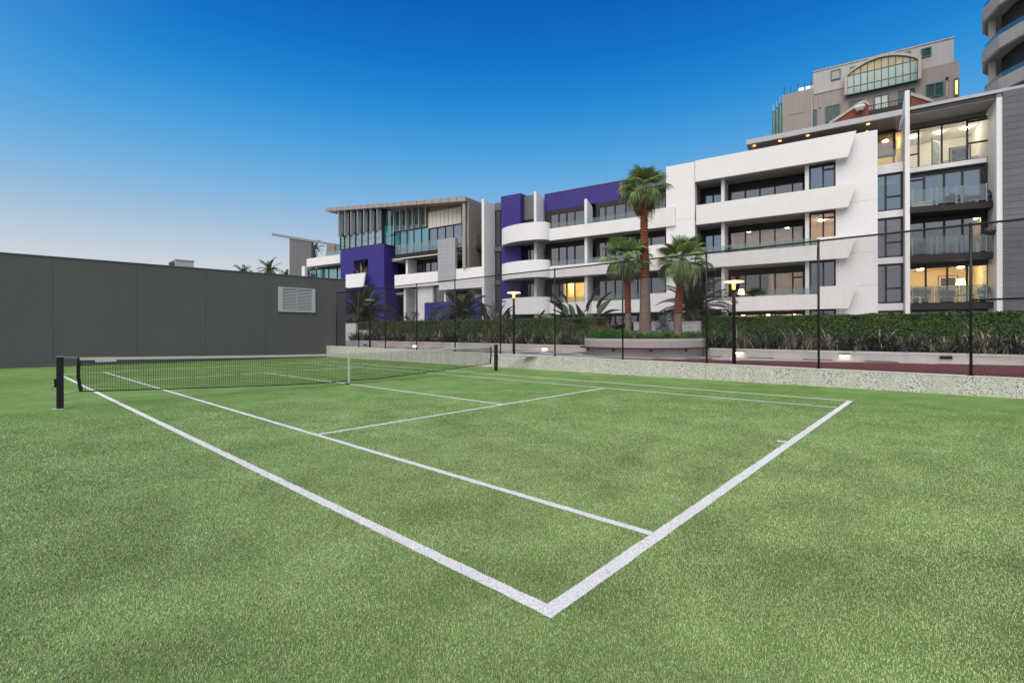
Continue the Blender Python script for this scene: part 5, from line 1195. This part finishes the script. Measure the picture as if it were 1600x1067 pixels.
date_palm('small feather palm on the terrace beside the grey screen wall', tuple(K.P(K.S(491, -6), -6, 0)[:2])+(K.Z(491, 404, -6)-3,), 3+K.Z(491, 391, -6)-K.Z(491, 404, -6), 16, .75, 14, .14)
# distant palms beyond the grey wall
def far_palm(label, px, py, dep, sc_, seed):
    p = pdepth(px, py, dep); date_palm(label, (p[0], p[1], 0), p[2], 22, sc_, seed, .28, group='palms beyond the grey wall')
far_palm('distant palm crown just above the grey wall, left one', 380, 428, 60, .65, 21)
far_palm('distant larger palm crown above the grey wall beside the screen wall', 421, 424, 52, .7, 22)
far_palm('distant low palm tip above the grey wall near the screen wall base', 446, 432, 56, .5, 23)

# big paddle-leaf plants (each leaf its own part)
def paddle_mesh(seed, L=.9, W=.30):
    rr = random.Random(seed); m = MB(); n = 7; pl = L*.9
    m.tube([(0, 0, 0), (pl*.5, 0, -.01), (pl, 0, -.03)], [.02, .016, .012], 4)
    rows = []
    for k in range(n):
        t = k/(n-1); w_ = W*math.sin(math.pi*min(1, .08+.92*t)**.8)**.7*.5 if 0 < t < 1 else .012; x = pl+L*t; z = -.03-.35*t*t*L; fold = .10*w_/W*2
        b = len(m.v); m.v += [(x, -w_*rr.uniform(.9, 1.05), z+fold), (x, 0, z), (x, w_*rr.uniform(.9, 1.05), z+fold)]; rows.append(b)
    for a, b in zip(rows[:-1], rows[1:]): m.f += [(a, a+1, b+1, b), (a+1, a+2, b+2, b+1)]
    return m.mesh('paddle_leaf')
PADS = [paddle_mesh(i, .85+.15*i, .30+.04*i) for i in range(3)]
for me in PADS: me.materials.append(MATS['leaf_paddle'])
def paddle_plant(label, px, ytop, d, nl, sc_, seed, spread=1.0):
    rnd = random.Random(seed); loc = qloc(px, 490, d, gz); H = Q.Z(px, ytop, d)-gz; r = thing('paddle_leaf_plant', label, 'plant', loc, 0, 'paddle-leaf plants behind the hedges')
    for i in range(nl):
        t = (i+.5)/nl; h = H*(.25+.5*rnd.random()); el = R_(rnd.uniform(25, 85)); az = i*2.4+rnd.uniform(-.4, .4); o = link('leaf', PADS[i % 3], None, r); k = sc_*rnd.uniform(.75, 1.1)
        x, y = .25*spread*math.cos(az), .25*spread*math.sin(az); o.location = (x, y, h*.6); o.rotation_euler = (rnd.uniform(-.8, .8), -el, az); o.scale = (k, k, k)
    for k in range(4):
        a = k*1.7; MB().tube([(.1*math.cos(a), .1*math.sin(a), 0), (.25*spread*math.cos(a), .25*spread*math.sin(a), H*.5)], [.05, .03], 6).build('stem', 'petiole', r)
paddle_plant('tall paddle-leaf plant before the lit window at the hedge end', 905, 452, -3.2, 26, 1.15, 31, 2.4)
paddle_plant('low paddle-leaf plant under the lowest rounded balcony', 836, 482, -3.2, 14, .8, 32, 1.4)
paddle_plant('paddle-leaf plant beside the white fin wall', 770, 468, -3.4, 16, 1.0, 33, 1.8)
paddle_plant('small paddle-leaf plant next to the glowing lamp post', 797, 476, -3.2, 10, .8, 34, 1.0)
def bush(label, px, ytop, d, w_, n, m, seed):
    loc = qloc(px, 495, d, gz); H = Q.Z(px, ytop, d)-gz; r = thing('leafy_bush', label, 'bush', loc, 0, 'bushes behind the hedges')
    c = rng.normal(size=(14, 3))*np.array([w_*.4, w_*.3, H*.22])+np.array([0, 0, H*.6]); k = rng.integers(0, 14, n); v = rng.normal(size=(n, 3)); v /= np.linalg.norm(v, axis=1, keepdims=True); P = c[k]+v*(rng.random((n, 1))**.5)*np.array([w_*.28, w_*.28, H*.22]); P[:, 2] = np.clip(P[:, 2], .1, H*1.05)
    V, Fc = leafcards(P, v+rng.normal(size=(n, 3))*.5, rng.uniform(.09, .18, n), 2.0); tag(link('foliage', facemesh('bush_foliage', V, Fc), m, r), kind='stuff')
    for j in range(5): a = j*1.3; MB().tube([(0, 0, 0), (w_*.2*math.cos(a), w_*.2*math.sin(a), H*.55), (w_*.32*math.cos(a), w_*.32*math.sin(a), H*.8)], [.035, .022, .01], 5).build('stem', 'pale_stem', r)
bush('dark rounded bush before the purple balcony wall', 678, 484, -3.3, 1.5, 1500, 'leaf_bush', 1)
bush('low dark bush at the foot of the white column', 640, 491, -3.2, 1.2, 900, 'leaf_bush', 2)
bush('grey-leaved bush between the white fin and the purple tower', 776, 474, -4.2, 1.1, 700, 'leaf_bush', 3)
bush('sparse grey bush between the palm trunks in front of the low white wall', 1040, 497, -1.0, 1.0, 700, 'leaf_silver', 4)
bush('dark reddish shrub at the end of the left hedge', 942, 500, -1.2, 1.0, 900, 'leaf_dead', 5)
bush('dark undergrowth at the base of the large feather palm', 1090, 488, -3.0, 2.2, 2200, 'leaf_bush', 6)
def spear():       # bright upright blades
    loc = qloc(706, 490, -3.0, gz+.4); r = thing('bright_strap_plant', 'bright green upright strap leaves above the left hedge', 'plant', loc)
    H = Q.Z(706, 479, -3)-gz-.4
    for i in range(9):
        a = i*.7; m = MB().quad((-.03, 0, 0), (.03, 0, 0), (.02, .12, H*.7), (0, .3, H*(.85+.03*i)), (-.02, .12, H*.7)); o = m.build('leaf', 'leaf_bright', r, fixn=False); o.rotation_euler = (0, 0, a)
spear()
def niche_cactus():
    p = K.hit(566, 424, -.2); r = thing('bare_branched_plant', 'pale branching plant in the niche of the purple wall', 'plant', (p[0], p[1], p[2]-.75))
    rnd = random.Random(5)
    for i in range(14):
        a = rnd.uniform(0, 6.28); e = rnd.uniform(.6, 1.4); L = rnd.uniform(.9, 1.7); v = np.array([math.cos(a)*math.cos(e), math.sin(a)*math.cos(e), math.sin(e)]); MB().tube([(0, 0, 0), v*L*.5, v*L+np.array([0, 0, .15])], [.05, .04, .015], 5).build('branch', 'pale_stem', r)
niche_cactus()

# ================================================================== THINGS ON BALCONIES AND IN ROOMS
def at_k(px, d, z, name, label, cat, rz=0.0, group=None): p = K.P(K.S(px, d), d, z); return thing(name, label, cat, p, K.a+rz, group)
lv = DI['lv']
def lounge_chair(px, d, z, label, rz):
    r = at_k(px, d, z+.004, 'lounge_chair', label, 'chair', rz, 'balcony lounge chairs')
    MB().prism([(-.35, .28), (.30, .34), (.30, .39), (-.35, .33)], -.3, .3).build('seat', 'black_metal', r); MB().prism([(-.35, .33), (-.62, .80), (-.57, .82), (-.30, .34)], -.3, .3).build('backrest', 'black_metal', r)
    for sx, sy in ((-.3, -.27), (-.3, .27), (.26, -.27), (.26, .27)): MB().tube([(sx, sy, 0), (sx*.8, sy, .30)], .018, 6).build('leg', 'black_metal', r)
    for sy in (-.3, .3): MB().tube([(-.45, sy, .52), (.0, sy, .56), (.22, sy, .5), (.25, sy, .38)], .018, 6).build('armrest', 'black_metal', r)
lounge_chair(1508, -2.5, lv[2], 'black lounge chair on the upper glass balcony next to the table', 2.6); lounge_chair(1532, -2.6, lv[2], 'black lounge chair on the upper glass balcony by the right fin', 0.4)
def side_table(px, d, z, label):
    r = at_k(px, d, z+.004, 'balcony_table', label, 'table'); MB().lathe([(.36, .50), (.38, .53), (.36, .55)], 20).build('table_top', 'black_metal', r)
    for k in range(3): a = k*2.1; MB().tube([(.3*math.cos(a), .3*math.sin(a), 0), (.12*math.cos(a), .12*math.sin(a), .5)], .016, 6).build('leg', 'black_metal', r)
side_table(1487, -2.4, lv[2], 'round black table on the upper glass balcony')
def crate(px, d, z, label):
    r = at_k(px, d, z+.004, 'storage_bench', label, 'bench'); MB().box(-.42, .42, -.2, .2, .0, .30).build('box_body', 'cushion', r); MB().box(-.45, .45, -.23, .23, .302, .36).build('seat_pad', 'linen', r)
crate(1438, -2.2, lv[2], 'cream storage bench on the upper glass balcony near the left fin')
def pict(px, d, z, w_, h, label, rz, m='picture'):
    r = at_k(px, d, z, 'framed_picture', label, 'picture', rz); MB().box(-w_/2, w_/2, -.02, .02, 0, h).build('frame', 'frame', r); MB().box(-w_/2+.05, w_/2-.05, .021, .026, .05, h-.05).build('mount', 'linen', r); MB().box(-w_/2+.14, w_/2-.14, .027, .03, .14, h-.14).build('print', m, r)
pict(1500, -4.6, DI['zs4t']+.15, 1.0, 1.15, 'framed print leaning inside the top window by the right fin', 0); pict(1463, -5.4, DI['zs4t']+.5, 1.0, 1.7, 'tall framed print hung inside the top window', 1.0)
def bed(px, d, z, label):
    r = at_k(px, d, z, 'upholstered_bed', label, 'bed'); MB().box(-.9, .9, -1.0, .9, .08, .45).build('base', 'cladding_grey', r); MB().box(-.88, .88, -.98, .88, .452, .66).build('bedding', 'linen', r); MB().box(-.8, .8, -.98, -.6, .662, .82).build('pillow', 'linen', r)
bed(1495, -5.6, DI['zs4t']-.04, 'white bed seen through the top window')
def table_lamp(px, d, z, label, k=1.0):
    r = at_k(px, d, z, 'table_lamp', label, 'lamp'); MB().lathe([(.10, 0), (.10, .02), (.02, .04), (.02, .38*k)], 12).build('stand', 'frame', r); MB().lathe([(.20*k, .38*k), (.13*k, .68*k)], 16).build('lamp_shade', 'lamp_lit_shade', r)
emis('lamp_lit_shade', (1.0, 0.72, 0.30), 5.0)
zc = CI['base'][1]+.25; table_lamp(1158, -1.15, zc+.55, 'small lit table lamp on the first floor balcony beside the lamp post', 1.1)
def low_table(px, d, z, label, w_=.5):
    r = at_k(px, d, z+.004, 'low_table', label, 'table'); MB().box(-w_, w_, -.3, .3, .48, .54).build('table_top', 'wood_red', r)
    for sx in (-w_+.06, w_-.06):
        for sy in (-.25, .25): MB().box(sx-.025, sx+.025, sy-.025, sy+.025, 0, .479).build('leg', 'wood_red', r)
low_table(1158, -1.15, zc, 'low table under the lit lamp on the first floor balcony', .35)
def sofa(px, d, z, label, w_=.9, m='cushion'):
    r = at_k(px, d, z+.004, 'outdoor_sofa', label, 'sofa'); MB().box(-w_, w_, -.4, .4, .06, .40).build('base', m, r); MB().box(-w_, w_, .25, .42, .402, .80).build('backrest', m, r)
    for sx in (-1, 1): MB().box(sx*(w_-.15), sx*w_, -.38, .245, .402, .62).build('armrest', m, r)
sofa(1205, -.9, zc, 'cream sofa on the first floor balcony behind the glass rail'); sofa(1232, -.9, zc, 'cream armchair on the first floor balcony beside the column', .5)
table_lamp(1501, -4.6, lv[0]+.75, 'bright table lamp in the warm lit ground balcony room', 1.2); low_table(1501, -4.6, lv[0]+.05, 'side table under the bright lamp in the warm lit room', .6)
pict(1481, -6.9, lv[0]+1.2, 1.0, .8, 'dark wall screen in the warm lit room', 0, 'frame')
def pot_plant(px, d, z, h, label, seed):
    r = at_k(px, d, z+.004, 'potted_plant', label, 'plant', 0, 'balcony pot plants'); MB().lathe([(.14, 0), (.2, .32), (.18, .34)], 12).build('pot', 'dark', r); n = 260
    v = rng.normal(size=(n, 3)); v /= np.linalg.norm(v, axis=1, keepdims=True); P = v*(rng.random((n, 1))**.4)*np.array([.38, .34, h*.4])+np.array([0, 0, .32+h*.42]); V, Fc = leafcards(P, v, rng.uniform(.08, .16, n), 2.0); tag(link('foliage', facemesh('pot_foliage', V, Fc), 'leaf_bush', r), kind='stuff')
for a in ((1430, -2.0, lv[0], .9, 'potted plant on the lowest glass balcony by the left fin'), (1445, -2.1, lv[0], .8, 'second potted plant from the left fin on the lowest glass balcony'), (1474, -2.3, lv[0], .7, 'low potted plant in the middle of the lowest glass balcony'),
          (1484, -2.4, lv[0], .6, 'small potted plant right of the middle on the lowest glass balcony'), (1537, -2.7, lv[0], .8, 'potted plant by the right fin on the lowest glass balcony'), (1440, -2.1, lv[1], .9, 'potted plant on the middle glass balcony by the left fin')): pot_plant(*a, 1)
def hanging_basket():
    p = K.P(K.S(1549, -2.0), -2.0, 0); z = K.Z(1549, 358, -2.0); r = thing('hanging_basket', 'dark hanging basket below the middle balcony ceiling by the right fin', 'plant', (p[0], p[1], z-.35)); MB().lathe([(.08, 0), (.24, .16), (.26, .26)], 12).build('basket', 'dark', r); MB().tube([(0, 0, .26), (0, 0, .75)], .01, 4).build('hanger', 'black_metal', r)
    n = 200; v = rng.normal(size=(n, 3)); v /= np.linalg.norm(v, axis=1, keepdims=True); V, Fc = leafcards(v*np.array([.28, .28, .2])+np.array([0, 0, .3]), v, rng.uniform(.06, .12, n), 2.0); tag(link('foliage', facemesh('basket_foliage', V, Fc), 'leaf_dead', r), kind='stuff')
hanging_basket()
def bbq():
    zb_ = BI['b']; r = thing('covered_barbecue', 'covered grey barbecue behind the middle balcony glass', 'barbecue', K.P(K.S(936, -.2), -.2, BI['lev'][1]+.25), K.a); MB().lathe([(.45, .30), (.50, .75), (.42, .98), (.2, 1.08)], 14).build('cover', 'facade_grey', r, True); MB().box(-.4, .4, -.3, .3, 0, .32).build('cart', 'dark', r)
bbq()
def deck_chair():
    r = at_k(701, -.4, K.Z(701, 473, -.4)-.5, 'deck_chair', 'brown slatted chair on the terrace above the purple wall', 'chair'); 
    for k in range(4): MB().box(-.3, .3, -.28+.14*k, -.18+.14*k, .42, .45).build('seat_slat', 'wood_red', r)
    for k in range(4): MB().box(-.3, .3, -.32, -.29, .52+.14*k, .61+.14*k).build('back_slat', 'wood_red', r)
    for sx in (-.28, .28):
        for sy in (-.3, .26): MB().box(sx-.025, sx+.025, sy-.025, sy+.025, -.6, 1.08 if sy < 0 else .42).build('leg', 'wood_red', r)
deck_chair()
def terrace_chair(px, d, z, label):
    r = at_k(px, d, z+.004, 'wire_chair', label, 'chair'); MB().lathe([(.22, .42), (.24, .45), (.22, .47)], 12).build('seat', 'steel', r); MB().tube([(-.22, -.2, .45), (-.2, -.25, .85), (0, -.28, .95), (.2, -.25, .85), (.22, -.2, .45)], .014, 5).build('backrest', 'steel', r)
    for sx in (-.18, .18):
        for sy in (-.16, .16): MB().tube([(sx, sy, 0), (sx*.8, sy*.8, .43)], .012, 5).build('leg', 'steel', r)
terrace_chair(893, -.3, BI['lev'][0]+.25, 'pale wire chair before the lit first floor window')
